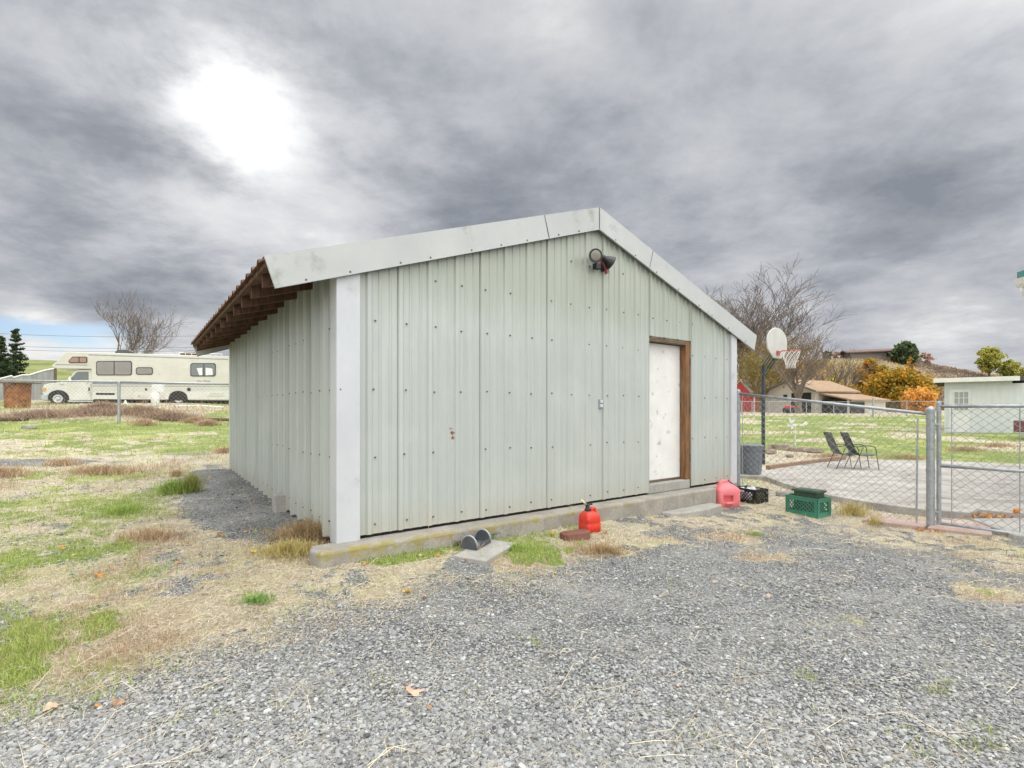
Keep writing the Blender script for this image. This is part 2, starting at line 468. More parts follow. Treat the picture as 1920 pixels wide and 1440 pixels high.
def hbase(x, y):
    x = np.asarray(x, float); y = np.asarray(y, float); sh = x.shape
    xf = x.ravel() / 10; yf = y.ravel() / 10; n = len(TP); o = np.empty(xf.shape)
    for i in range(0, len(xf), 60000):
        a = xf[i:i + 60000, None] - TP[None, :, 0]; b = yf[i:i + 60000, None] - TP[None, :, 1]
        d2 = a * a + b * b + 1e-12
        o[i:i + 60000] = (.5 * d2 * np.log(d2)) @ TW[:n] + TW[n] + TW[n + 1] * xf[i:i + 60000] + TW[n + 2] * yf[i:i + 60000]
    o = o.reshape(sh); r = np.hypot(x, y)
    k = sstep(r, 75, 115)
    return o * (1 - k) + 1.3 * k


def height(x, y):
    x = np.asarray(x, float); y = np.asarray(y, float)
    r = np.hypot(x, y)
    z = hbase(x, y)
    lump = sstep(r, 4, 14) * (1 - sstep(r, 60, 120))
    z = z + (vnoise(x, y, .45, 3) - .5) * (.03 + .10 * lump) + (vnoise(x, y, 2.3, 5, 3) - .5) * .03
    # brush covered bank under the left fence
    z = z + .18 * np.exp(-((y - (21.5 - .03 * x)) / 1.6) ** 2) * sstep(-x, 8, 12) * (vnoise(x, y, .5, 9) * 1.2)
    # keep clear under the patio slab
    inside = sstep(x, 4.6, 6.0) * (1 - sstep(x, 15.5, 17.5)) * sstep(y, 6.8, 8.2) * (1 - sstep(y, 13.4, 14.6))
    z = np.minimum(z, z * (1 - inside) + inside * -.16)
    return z


def hz(x, y): return float(height(np.array([x]), np.array([y]))[0])


def ground_at(px, py):
    a, b = ray(px, py); Ys = 1.2 * 1.012 ** np.arange(340)
    dz_ = H + b * Ys - height(a * Ys, Ys); k = int(np.argmax(dz_ < 0))
    if k == 0: k = len(Ys) - 1
    f = dz_[k - 1] / (dz_[k - 1] - dz_[k]); Y = Ys[k - 1] + (Ys[k] - Ys[k - 1]) * f
    return a * Y, Y, hz(a * Y, Y)


# ---- what grows or lies where (0..1 masks from world position)
def zone_masks(x, y):
    x = np.asarray(x, float); y = np.asarray(y, float)
    Y = np.maximum(y, .3); z0 = hbase(x, y)
    px = 960 + F * x / Y; py = HZ + F * (H - z0) / Y
    py = np.where(y < .3, 3000, py)
    r = np.hypot(x, y)
    nA = vnoise(x, y, .9, 21); nB = vnoise(x, y, 2.6, 22); nC = vnoise(x, y, 7.0, 23, 3)
    wob = (nA - .5) * 150 + (nB - .5) * 90
    # main gravel yard: below this line
    line = np.interp(px, [-400, 0, 200, 330, 480, 600, 700, 800, 950, 1080, 1170, 1250, 1500, 1650, 1800, 1920, 2400],
                     [1400, 1315, 1280, 1215, 1165, 1120, 1095, 1060, 1060, 1025, 960, 958, 955, 985, 1025, 1050, 1110])
    main = sstep(py + wob * .55 + (nC - .5) * 40, line - 50, line + 90)
    main = np.where(y < .3, sstep(x + nA * 2, -3.2, -1.6), main)
    grav = main
    blobsG = [(500, 960, 90, 40, .6), (440, 930, 100, 40, 1.1), (480, 965, 110, 35, 1.1), (540, 985, 60, 25, 1.), (390, 905, 40, 22, .8), (880, 1060, 55, 20, 1.), (80, 868, 260, 9, .7), (340, 850, 170, 8, .6), (560, 965, 50, 30, .9),
              (30, 1015, 120, 18, .35), (300, 905, 60, 12, .3), (100, 1110, 120, 18, .3), (400, 1100, 120, 30, .25), (1600, 905, 1, 1, 0)]
    blobsN = [(60, 1200, 120, 45, .85), (200, 1180, 60, 35, .7), (20, 1260, 70, 50, .7), (230, 950, 35, 20, 1.2), (90, 948, 75, 15, .8), (30, 975, 60, 20, .6), (200, 888, 90, 12, .9), (60, 890, 50, 12, .7), (330, 915, 22, 18, .7),
              (240, 1020, 70, 14, .9), (120, 1042, 120, 12, .9), (30, 1055, 60, 12, .9), (480, 1120, 40, 12, 1.0), (720, 1046, 100, 13, 1.4), (840, 1022, 60, 10, .9), (1000, 1035, 85, 28, 1.1), (870, 1060, 20, 8, .4), (480, 1010, 40, 10, .4), (560, 1000, 40, 14, .5),
              (230, 822, 360, 22, .55), (200, 850, 260, 12, .35), (60, 800, 200, 8, 1.1), (360, 800, 200, 8, 1.1), (200, 775, 400, 9, .7), (1010, 1090, 80, 20, .4), (840, 1150, 50, 15, .3), (1850, 1110, 90, 15, .45), (1620, 945, 25, 18, .7), (1560, 925, 30, 8, .5), (1410, 995, 16, 5, .6),
              (1390, 905, 40, 12, .5), (1560, 1105, 30, 10, .3), (350, 840, 150, 8, .4)]
    blobsS = [(1320, 1010, 130, 14, .9), (1450, 1045, 120, 16, .8), (1180, 1010, 60, 22, .9), (1110, 1030, 60, 18, .8), (1580, 1080, 120, 14, .35), (1760, 1010, 180, 22, .8), (1880, 1060, 70, 18, .5), (1430, 962, 120, 10, .9), (1850, 1110, 120, 26, .9), (1650, 1160, 160, 10, .35), (1300, 1150, 120, 8, .3), (900, 1240, 160, 10, .3), (1560, 1240, 200, 14, .3), (1800, 1200, 120, 20, .3),
              (700, 1110, 160, 22, .5), (480, 1200, 160, 18, .45), (1400, 1140, 50, 10, .3), (1440, 1090, 40, 10, .3), (560, 1230, 120, 10, .3), (1340, 980, 150, 8, .5), (860, 1195, 60, 14, .25), (1760, 1300, 120, 30, .22), (1260, 1290, 60, 14, .15)]
    def acc(bl):
        o = np.zeros_like(px)
        for (bx, by, rx, ry, w) in bl:
            o += w * np.exp(-(((px - bx) / (rx * 1.0)) ** 2 + ((py - by) / (ry * 1.15)) ** 2))
        return np.where(y < .3, 0, o)
    edge = .55 + .9 * (nB - .5) + .5 * (nC - .5)
    grav = np.clip(grav + sstep(acc(blobsG) + (nB - .5) * .5, .25, .75), 0, 1)
    sA = acc(blobsS)
    grav = grav * (1 - .85 * sstep(sA + (nB - .5) * .8 + (nC - .5) * .3, .32, .85))
    gA = acc(blobsN)
    green = sstep(gA + (nB - .5) * 1.0 + (nC - .5) * .9, .18, 1.0)
    # general yard on the left: tufty
    left = (x < 2) & (y > .3)
    green = np.maximum(green, np.where(left, .68 * (1 - np.clip(acc(blobsG), 0, 1)) * sstep(nA * .45 + nB * .3 + nC * .25 + .05 * sstep(r, 5, 12), .42, .64) * (1 - main), 0))
    # bank behind the left fence
    farl = sstep(y, 19.5, 22) * (1 - sstep(x, -3, 0))
    green = green * (1 - farl) + farl * sstep(vnoise(x, y, .35, 31) + (nB - .5) * .3, .38, .58)
    # right lawn
    lawn = sstep(x + (y - 14.5) * 0.1, 4.5, 5.5) * sstep(y + (nB - .5) * .8, 13.2, 13.9) * (1 - sstep(r, 78, 100)) * sstep(y - .0, 12, 13)
    pat = vnoise(x, y * 1.6, .33, 41, 5)
    lg = 1 - sstep(pat + (nB - .5) * .25, .50, .66) * .85
    lg = lg * (1 - .8 * np.exp(-((x - 17.5) / 2.6) ** 2 - ((y - 17.5) / 1.6) ** 2)) * (1 - .7 * np.exp(-((x - 10) / 2.2) ** 2 - ((y - 16.) / .7) ** 2))
    lg = lg * (1 - .9 * sstep(y, 40, 47))
    green = green * (1 - lawn) + lawn * lg
    green = np.where(x > 12, np.maximum(green, 0), green)
    grav = np.where((lawn > .5) | (farl > .5), 0, grav)
    grav = np.maximum(grav, .85 * sstep(vnoise(x, y, 1.5, 61) * .55 + nC * .45, .47, .66) * (1 - sstep(r, 9, 14)))
    green = np.clip(green, 0, 1); grav = np.clip(grav * (1 - green * .9), 0, 1)
    brown = sstep(vnoise(x, y, 1.3, 51) + .25 * (acc([(250, 885, 90, 18, 1), (300, 1015, 60, 12, 1.2), (330, 875, 30, 10, 1), (10, 885, 30, 20, 1.2), (600, 1000, 40, 18, 1.6), (330, 780, 300, 10, 1.4), (150, 778, 250, 12, 1.6), (1120, 1035, 40, 15, 1.0), (1320, 1010, 130, 14, .7), (1450, 1045, 120, 16, .7)])), .52, .75)
    return green, grav, brown


# ---- ground sheet: polar grid around the camera
def build_ground():
    ang = np.concatenate([np.linspace(R(-62), R(62), 620, endpoint=False), np.linspace(R(62), R(298), 130, endpoint=False)])
    rad = [.0]; rr = .35
    while rr < 3200:
        rad.append(rr); rr *= 1.0115 if rr < 40 else (1.02 if rr < 130 else 1.08)
    rad = np.array(rad)
    A, Rr = np.meshgrid(ang, rad)
    X = Rr * np.sin(A); Y = Rr * np.cos(A)
    Z = height(X, Y)
    na, nr = len(ang), len(rad)
    V = np.stack([X.ravel(), Y.ravel(), Z.ravel()], 1)
    i = np.arange(nr - 1)[:, None] * na; j = np.arange(na)[None]; jn = (np.arange(na) + 1)[None] % na
    Fc = np.stack([i + j, i + jn, i + na + jn, i + na + j], -1).reshape(-1, 4)[:, ::-1]
    gr, gv, br = zone_masks(V[:, 0], V[:, 1])
    return bignp('ground', V, Fc, 4, ground_mat(), 'structure', {'zone': np.stack([gr, gv, br], 1)}, smooth=True)


def ground_mat():
    m = bpy.data.materials.new('yard_ground'); m.use_nodes = True
    t = m.node_tree; t.nodes.clear(); q = NT(t)
    P = q.n('ShaderNodeNewGeometry').outputs['Position']
    z = q.n('ShaderNodeAttribute', attribute_name='zone')
    s = q.n('ShaderNodeSeparateColor', {0: z.outputs[0]})
    gr, gv, br = s.outputs[0], s.outputs[1], s.outputs[2]
    # gravel: crushed basalt
    vo = q.n('ShaderNodeTexVoronoi', {'Vector': P, 'Scale': 62.0, 'Randomness': 1.0})
    vo2 = q.n('ShaderNodeTexVoronoi', {'Vector': P, 'Scale': 95.0, 'Randomness': 1.0})
    sep = q.n('ShaderNodeSeparateColor', {0: vo.outputs['Color']}).outputs[0]
    stone = q.ramp(sep, [(0, (.12, .12, .123)), (.45, (.22, .225, .228)), (.8, (.31, .31, .305)), (1, (.42, .41, .395))])
    gap = q.ss(vo.outputs['Distance'], .35, .75)
    stone = q.mix(gap, stone, (.08, .08, .078))
    dust = q.ss(q.noise(P, 1.4, 6, .65), .4, .7)
    stone = q.mix(q.m('MULTIPLY', dust, .45), stone, (.40, .385, .36))
    # straw / dead grass thatch
    fib = q.noise(q.v('ADD', q.v('MULTIPLY', P, (1, 1, 1)), (0, 0, 0)), 38, 6, .75, 1.6)
    straw = q.ramp(fib, [(.25, (.16, .135, .10)), (.42, (.36, .315, .24)), (.56, (.54, .48, .38)), (.72, (.70, .64, .52))])
    brn = q.ramp(fib, [(.3, (.20, .14, .10)), (.6, (.42, .32, .225)), (.8, (.56, .45, .34))])
    straw = q.mix(q.m('MULTIPLY', br, .6), straw, brn)
    straw = q.mix(q.m('MULTIPLY', q.ss(q.noise(P, 2.4, 9, .72), .48, .62), .62), straw, (.25, .225, .185))
    straw = q.mix(q.m('MULTIPLY', q.ss(q.noise(q.v('ADD', P, (3, 8, 0)), 1.1, 9, .72), .48, .62), .5), straw, (.46, .46, .22))
    grn = q.ramp(q.noise(P, 30, 6, .7, .8), [(.3, (.07, .09, .02)), (.5, (.17, .22, .06)), (.7, (.33, .37, .13))])
    grn = q.mix(q.m('MULTIPLY', q.ss(q.noise(P, .9, 5, .6), .45, .65), .45), grn, (.50, .48, .20))
    fine = q.noise(P, 16, 6, .7)
    kg = q.ss(q.m('ADD', gv, q.m('MULTIPLY', q.m('SUBTRACT', fine, .5), 1.1)), .35, .6)
    c = q.mix(kg, straw, stone)
    kn = q.ss(q.m('ADD', gr, q.m('MULTIPLY', q.m('SUBTRACT', fine, .5), .9)), .35, .65)
    c = q.mix(kn, c, grn)
    b = q.n('ShaderNodeBsdfPrincipled', {'Roughness': .9, 'Base Color': c})
    b.inputs['Specular IOR Level'].default_value = .2
    hgt = q.m('ADD', q.m('MULTIPLY', q.m('SUBTRACT', 1.0, vo.outputs['Distance']), kg), q.m('MULTIPLY', fib, q.m('SUBTRACT', 1.0, kg)))
    hgt = q.m('ADD', hgt, q.m('MULTIPLY', q.m('SUBTRACT', 1.0, vo2.outputs['Distance']), .3))
    bn = q.n('ShaderNodeBump', {'Strength': .9, 'Distance': .012, 'Height': hgt})
    t.links.new(bn.outputs[0], b.inputs['Normal'])
    q.n('ShaderNodeOutputMaterial', {'Surface': b.outputs[0]})
    return m


build_ground()

# ---- patio slab
def slab(name, poly, top, bot, m, label=None, cat=None, kind='structure', bevel=.012):
    mb = MB(); n = len(poly)
    mb.add([(x, y, bot) for x, y in poly] + [(x, y, top) for x, y in poly],
           [list(range(n))[::-1], [i + n for i in range(n)]] + [(i, (i + 1) % n, (i + 1) % n + n, i + n) for i in range(n)])
    o = mb.build(name, m, bevel=bevel)
    return tag(o, label, cat, None, kind)


def patio_mat():
    m = M['patio']; t = m.node_tree; q = NT(t)
    b = [n for n in t.nodes if n.type == 'BSDF_PRINCIPLED'][0]
    old = b.inputs['Base Color'].links[0].from_socket
    P = q.n('ShaderNodeNewGeometry').outputs['Position']
    st = q.noise(q.v('MULTIPLY', P, (.35, 1.2, 1)), 1.3, 6, .62, .4)
    c = q.mix(q.m('MULTIPLY', q.ss(st, .50, .66), .6), old, (.20, .175, .16))
    c = q.mix(q.m('MULTIPLY', q.ss(q.noise(q.v('ADD', P, (4, 4, 0)), .8, 6, .6), .5, .62), .35), c, (.56, .53, .50))
    sx_ = q.n('ShaderNodeSeparateXYZ', {0: P})
    def joint(sock, at_, w):
        return q.m('SUBTRACT', 1.0, q.ss(q.m('ABSOLUTE', q.m('SUBTRACT', sock, at_)), w * .4, w))
    j = joint(sx_.outputs[1], 10.4, .03)
    for xx in (8.3, 11.4, 14.3): j = q.m('MAXIMUM', j, joint(sx_.outputs[0], xx, .02))
    c = q.mix(q.m('MULTIPLY', j, .75), c, (.10, .085, .07))
    t.links.new(c, b.inputs['Base Color'])
patio_mat()
slab('patio', [(5.45, 11.0), (5.3, 9.6), (5.36, 8.6), (5.6, 7.85), (5.98, 7.35), (6.4, 7.12), (6.75, 7.35), (7.0, 7.13), (8.5, 7.15), (17, 7.3), (17, 12.7), (14.0, 13.1), (12.9, 13.9), (12, 14.4), (9.8, 14.75), (8.6, 14.0), (7.2, 13.1), (6.15, 12.2), (5.0, 12.6), (4.0, 11.9), (4.7, 11.15)],
     -.02, -.3, M['patio'])
slab('path', [(6.35, 7.05), (6.05, 6.15), (7.2, 4.9), (9.2, 4.7), (9.2, 7.05), (7.0, 7.08)], -.085, -.3, M['concrete'])
M['pinkpaver'] = concrete_mat('pink_paver', (.40, .29, .25), tint=(.52, .42, .38))
for k, (pts, lab) in enumerate([
        ([(4.85, 7.05), (5.35, 6.62), (5.75, 6.95), (5.25, 7.45)], 'worn pink paving slab furthest left of the gate post'),
        ([(5.38, 6.60), (5.85, 6.2), (6.25, 6.65), (5.78, 6.93)], 'worn pink paving slab at the foot of the gate post'),
        ([(5.82, 6.97), (6.25, 6.68), (6.36, 7.02), (5.95, 7.25)], 'small pink paving slab against the patio edge behind the gate')]):
    o = slab('paving_slab', pts, -.098 - .004 * k, -.25, M['pinkpaver'], lab, 'paving slab', None)
    o['group'] = 'pink paving slabs by the gate'

# ---- hills
def hill(name, x0, x1, y0, y1, nx, ny, fz, m):
    X, Y = np.meshgrid(np.linspace(x0, x1, nx), np.linspace(y0, y1, ny)); Z = fz(X, Y)
    V = np.stack([X.ravel(), Y.ravel(), Z.ravel()], 1)
    i = np.arange(ny - 1)[:, None] * nx; j = np.arange(nx - 1)[None]
    Fc = np.stack([i + j, i + j + 1, i + nx + j + 1, i + nx + j], -1).reshape(-1, 4)
    return bignp(name, V, Fc, 4, m, 'structure', smooth=True)


def hillmat(name, a, b_, c_, s1=.05, stripe=False):
    m = bpy.data.materials.new(name); m.use_nodes = True
    t = m.node_tree; t.nodes.clear(); q = NT(t)
    P = q.n('ShaderNodeNewGeometry').outputs['Position']
    n = q.noise(P, s1, 8, .68, .3); f = q.noise(P, .8, 6, .7)
    c = q.mix(q.ss(n, .42, .58), a, b_)
    c = q.mix(q.m('MULTIPLY', q.ss(f, .45, .7), .6), c, c_)
    b = q.n('ShaderNodeBsdfPrincipled', {'Roughness': .95, 'Base Color': c}); b.inputs['Specular IOR Level'].default_value = .1
    bn = q.n('ShaderNodeBump', {'Strength': .8, 'Distance': .6, 'Height': f})
    t.links.new(bn.outputs[0], b.inputs['Normal'])
    q.n('ShaderNodeOutputMaterial', {'Surface': b.outputs[0]})
    return m


def fz_right(X, Y):
    px = 960 + F * X / np.maximum(Y, 1)
    crest = np.interp(px, [900, 1200, 1400, 1540, 1650, 1705, 1760, 1850, 1920, 2100, 2600], [765, 735, 700, 672, 671, 676, 690, 700, 708, 718, 740])
    top = (HZ - crest) / F * 170 + H
    k = sstep(Y, 88, 170)
    k = k * .55 + .45 * sstep(Y, 118, 172)
    z = 1.0 + (top - 1.0) * k - sstep(Y, 175, 330) * 6
    return z + (vnoise(X, Y, .05, 71, 5) - .5) * 4 * sstep(Y, 88, 130) * (1 - sstep(Y, 150, 168) * .75) - .4


def fz_left(X, Y):
    px = 960 + F * X / np.maximum(Y, 1)
    crest = np.interp(px, [-800, -200, 100, 300, 420, 560], [640, 668, 677, 700, 735, 775])
    top = (HZ - crest) / F * 190 + H
    z = 1.4 + (top - 1.4) * (sstep(Y, 70, 190)) + (vnoise(X, Y, .03, 75, 5) - .5) * 5 * sstep(Y, 70, 120) * (1 - sstep(Y, 165, 188))
    return z - .5


hill('hill', 20, 420, 86, 340, 200, 130, fz_right, hillmat('brush_hillside', (.17, .125, .085), (.31, .25, .16), (.16, .15, .08)))
hill('hill', -520, -60, 66, 330, 160, 110, fz_left, hillmat('green_hillside', (.13, .17, .05), (.24, .26, .10), (.26, .22, .13), .035))

# ================================================================== metal shed
W = 6.66; D = 6.72; SL = .3375
FA = math.atan2(.5935, .805)
SF = Frame(-1.595, 4.716, FA)
shed = SF.empty('metal_shed', 'pale green corrugated steel shed with low gable roof and closed white door', 'shed')
APEX = 4.053            # top of fascia at the ridge
RT = 3.335
def rooftop(t): return APEX - SL * abs(t - RT)
ZB = .225               # bottom of the siding


def rib_profile(x0, x1, phase, seam0, rh=.020):
    """(x, offset) outline of ribbed sheet between x0 and x1"""
    pts = [(x0, 0.0)]
    p = .3222
    k = math.floor((x0 - phase) / p) - 1
    ev = []
    while phase + k * p < x1 + p:
        c = phase + k * p
        ev += [(c - .034, 0), (c - .020, rh), (c + .020, rh), (c + .034, 0)]
        for mc in (c + p / 3, c + 2 * p / 3):
            ev += [(mc - .016, 0), (mc - .007, .009), (mc + .007, .009), (mc + .016, 0)]
        k += 1
    k = math.floor((x0 - seam0) / (3 * p)) - 1
    while seam0 + k * 3 * p < x1 + p:
        c = seam0 + k * 3 * p
        ev += [(c - .0045, 0), (c - .003, -.016), (c + .001, -.016), (c + .0025, .003)]
        k += 1
    ev.sort()
    pts += [e for e in ev if x0 + .001 < e[0] < x1 - .001] + [(x1, 0.0)]
    return pts


def siding(mb, prof, zb, top, place, ragged=0.0):
    last = None
    for (x, o) in prof:
        zt = top(x); z0 = zb(x) if callable(zb) else zb
        cur = (place(x, o, z0), place(x, o, zt))
        if last: mb.quad(last[0], cur[0], cur[1], last[1])
        last = cur


# siding splits at ridge so the gable edge is exact
SE = .0             # wall face at local y=0
PH, SM = .60, .57
dl, dr_, dtop = 4.44, 5.445, 2.487
mb = MB(); NSC = []
gable = lambda x: rooftop(x) - .20
front = lambda x, o, z: (x, -o, z)
siding(mb, rib_profile(.165, RT, PH, SM), ZB, gable, front)
siding(mb, rib_profile(RT, dl, PH, SM), ZB, gable, front)
siding(mb, rib_profile(dl, dr_, PH, SM), dtop, gable, front)
siding(mb, rib_profile(dr_, W - .04, PH, SM), ZB + .005, gable, front)
FRONTMB = mb
mb = MB()
lt = lambda x: 2.86
siding(mb, rib_profile(.14, D - .12, .04, .01, .050), lambda x: ZB - .045, lt, lambda x, o, z: (-o, x, z))
LEFTMB = mb
mb = MB()
siding(mb, rib_profile(.1, D - .12, .22, .19), ZB, lt, lambda x, o, z: (W + o, x, z))
mb.build('right_wall', M['siding'], shed, solid=.002)
mb = MB()
siding(mb, rib_profile(.1, RT, PH, SM), ZB, gable, lambda x, o, z: (x, D + o, z))
siding(mb, rib_profile(RT, W - .1, PH, SM), ZB, gable, lambda x, o, z: (x, D + o, z))
mb.build('back_wall', M['siding'], shed, solid=.002)
# dark framing inside the sheets
mb = MB()
mb.box(.06, dl, .035, .09, .12, 2.7); mb.box(dr_, W - .06, .035, .09, .12, 2.7); mb.box(dl, dr_, .035, .09, dtop + .01, 2.7)
mb.box(.035, .09, .09, D - .09, .12, 2.93); mb.box(W - .09, W - .035, .09, D - .09, .12, 2.93); mb.box(.09, W - .09, D - .09, D - .035, .12, 2.9)
mb.build('wall_framing', M['dark'], shed)

# screws in rows (one mesh per wall: a surface pattern)
def screw_rows(mb, place, L, z_rows, phase, top, skip=None):
    mb.cur = 1; rr = random.Random(5)
    for zr in z_rows:
        k = 0
        while phase + k * .3222 < L:
            x = phase + k * .3222 + .055 + rr.uniform(-.015, .015); z = zr + rr.uniform(-.012, .012)
            k += 1
            if x > L - .12 or z > top(x) - .3 or (skip and skip(x, z)) or rr.random() < .06: continue
            c = place(x, z)
            mb.box(-.0065, .0065, -.0065, .0065, -.0065, .0065)
            mb.v[-8:] = [(p[0] + c[0], p[1] + c[1], p[2] + c[2]) for p in mb.v[-8:]]
    return mb


screw_rows(FRONTMB, lambda x, z: (x, -.006, z), W, [.31, .97, 1.61, 2.27, 2.75, 3.3], PH - .3222, gable, lambda x, z: dl - .04 < x < dr_ + .03 and z < dtop + .04).build('front_wall', [M['siding'], M['screw']], shed, solid=.002)
screw_rows(LEFTMB, lambda x, z: (-.006, x, z), D, [.33, .95, 1.61, 2.2], -.09, lambda x: 2.9).build('left_wall', [M['siding'], M['screw']], shed, solid=.002)

# corner trims
def trim(mb, x0, x1, y0, y1, z0, z1): mb.box(x0, x1, y0, y1, z0, z1)
mb = MB(); mb.box(-.042, .178, -.042, -.036, .17, 2.70); mb.box(-.042, -.036, -.036, .15, .17, 2.70); mb.box(.172, .178, -.036, .0, .17, 2.70); mb.box(-.036, .0, .144, .15, .17, 2.70)
mb.build('corner_trim', M['trim'], shed, bevel=.003)
mb = MB(); mb.box(W - .125, W + .044, -.042, -.036, .17, 2.70); mb.box(W + .038, W + .044, -.036, .12, .17, 2.70); mb.box(W - .125, W - .119, -.036, -.0, .17, 2.70)
mb.build('corner_trim', M['trim'], shed, bevel=.003)
mb = MB(); mb.box(-.034, -.028, D - .12, D + .03, .14, 2.66); mb.box(-.028, .12, D + .024, D + .03, .14, 2.66)
mb.build('corner_trim', M['trim'], shed, bevel=.003)
mb = MB(); mb.box(W + .028, W + .034, D - .12, D + .03, .17, 2.66); mb.box(W - .12, W + .028, D + .024, D + .03, .17, 2.66)
mb.build('corner_trim', M['trim'], shed, bevel=.003)

# fascia: bent sheet strips along the rake
def fascia(t0, t1, y, thick=.022, cut0=0.0, cut1=0.0, out=-1, h=.285):
    """strip between t0 and t1; cut shifts the bottom corner for the plumb/square ends"""
    mb = MB(); zt0, zt1 = rooftop(t0), rooftop(t1)
    zb0, zb1 = rooftop(t0 + cut0) - h, rooftop(t1 + cut1) - h
    P = [(t0, y, zt0), (t1, y, zt1), (t1 + cut1, y, zb1), (t0 + cut0, y, zb0)]
    mb.prism(P, (0, 0, 0), (0, thick * -out, 0))
    # top flange lying on the roof and a small kicked lip below
    mb.prism([(t0, y, zt0), (t1, y, zt1), (t1, y, zt1 + .004), (t0, y, zt0 + .004)], (0, 0, 0), (0, .12 * -out, 0))
    mb.prism([(t0 + cut0, y + .004 * out, zb0 - .004), (t1 + cut1, y + .004 * out, zb1 - .004), (t1 + cut1, y + .004 * out, zb1 + .010), (t0 + cut0, y + .004 * out, zb0 + .010)], (0, 0, 0), (0, .026 * -out, 0))
    return mb
FY = -.085
fascia(-.655, 2.40, FY, cut0=.085, cut1=.06).build('fascia', M['fascia'], shed)
fascia(2.40, RT, FY + .004, cut0=.06).build('fascia', M['fascia'], shed)
fascia(RT, 4.42, FY + .0, cut1=-.04).build('fascia', M['fascia'], shed)
fascia(4.42, 7.28, FY + .004, cut0=-.04, cut1=-.08).build('fascia', M['fascia'], shed)
for (ta, tb, n_) in ((-.5, 3.25, 9), (3.42, 7.1, 8)):
    for k in range(n_):
        t_ = ta + (tb - ta) * (k + .5) / n_ + random.uniform(-.08, .08); z_ = rooftop(t_) - .262
        MB().box(t_ - .007, t_ + .007, FY - .006, FY + .002, z_ - .007, z_ + .007).build('fastener', M['screw'], shed)
for t_, sl2 in ((2.40, .085), (4.42, -.085)):
    mb = MB(); z_ = rooftop(t_); mb.prism([(t_ - .004, 0, z_), (t_ + .004, 0, z_), (t_ + sl2 + .004, 0, z_ - .285), (t_ + sl2 - .004, 0, z_ - .285)], (0, FY - .003, 0), (0, FY + .001, 0)); mb.build('lap_joint', M['screw'], shed)
MB().box(RT - .004, RT + .004, FY - .003, FY + .001, APEX - .285, APEX).build('lap_joint', M['screw'], shed)
RY = D + .10
fascia(-.655, RT, RY, cut0=.085, out=1).build('fascia', M['fascia'], shed)
fascia(RT, 7.28, RY, cut1=-.08, out=1).build('fascia', M['fascia'], shed)

# roof sheets, ribs run down the slope
def roof_side(te):
    mb = MB(); pr = []; y = FY + .03; p = .285
    pr.append((y, 0)); c = y + .12
    while c < RY - .05:
        pr += [(c - .045, 0), (c - .016, .040), (c + .016, .040), (c + .045, 0)]
        pr += [(c + .13, 0), (c + .14, .008), (c + .15, 0)]
        c += p
    pr.append((RY - .03, 0))
    for (a, b) in zip(pr[:-1], pr[1:]):
        z0, z1 = rooftop(te) - .035, rooftop(RT) - .035
        mb.quad((te, a[0], z0 + a[1]), (te, b[0], z0 + b[1]), (RT, b[0], z1 + b[1]), (RT, a[0], z1 + a[1]))
    return mb
roof = bpy.data.objects.new('roof', None)
roof = roof_side(-.68).build('roof', M['rustroof'], shed, solid=.003)
r2 = roof_side(7.30).build('roof', M['rustroof'], shed, solid=.003)
mb = MB()
mb.quad((RT - .22, FY + .02, APEX - .22 * SL + .012), (RT, FY + .02, APEX + .014), (RT, RY - .02, APEX + .014), (RT - .22, RY - .02, APEX - .22 * SL + .012))
mb.quad((RT, FY + .02, APEX + .014), (RT + .22, FY + .02, APEX - .22 * SL + .012), (RT + .22, RY - .02, APEX - .22 * SL + .012), (RT, RY - .02, APEX + .014))
mb.build('ridge_cap', M['fascia'], shed, solid=.003)
# rafter tails and purlins below the sheets
for i in range(12):
    s0 = .28 + i * .565
    for sgn in (0, 1):
        if sgn and i % 4: continue
        mb = MB(); fn = (lambda t: t) if not sgn else (lambda t: 2 * RT - t)
        P = [(fn(-.60), s0, rooftop(-.60) - .205), (fn(-.60), s0, rooftop(-.60) - .085), (fn(.03), s0, rooftop(.03) - .085), (fn(.03), s0, rooftop(.03) - .225)]
        mb.prism(P, (0, 0, 0), (0, .045, 0))
        mb.build('rafter_tail', M['oldwood'], shed, bevel=.004)
for k, t0 in enumerate((-.64, -.22)):
    for fn in ((lambda t: t), (lambda t: 2 * RT - t)):
        mb = MB(); a, b = sorted((fn(t0), fn(t0 + .09)))
        mb.prism([(a, FY + .03, rooftop(a) - .085 + (0)), (b, FY + .03, rooftop(b) - .085), (b, FY + .03, rooftop(b) - .040), (a, FY + .03, rooftop(a) - .040)], (0, 0, 0), (0, RY - FY - .06, 0))
        mb.build('purlin', M['oldwood'], shed)

# footing, threshold
mb = MB()
FT = .195
mb.prism([(-.25, -.27, 0), (2.4, -.245, 0), (5.80, -.220, 0), (5.86, -.05, 0), (W + .06, -.045, 0), (W + .06, .03, 0), (-.25, .03, 0), (-.30, -.12, 0)], (0, 0, -.35), (0, 0, FT))
mb.box(-.02, .03, .03, D, -.35, .12); mb.box(W - .03, W + .1, .03, D, -.35, FT); mb.box(.03, W - .03, D - .03, D + .05, -.35, .12)
fo = mb.build('footing', M['footing'], shed, bevel=.03)
mb = MB(); mb.box(dl - .02, dr_ - .01, .002, .24, FT + .002, .335)
mb.build('threshold', M['concrete'], shed, bevel=.012)
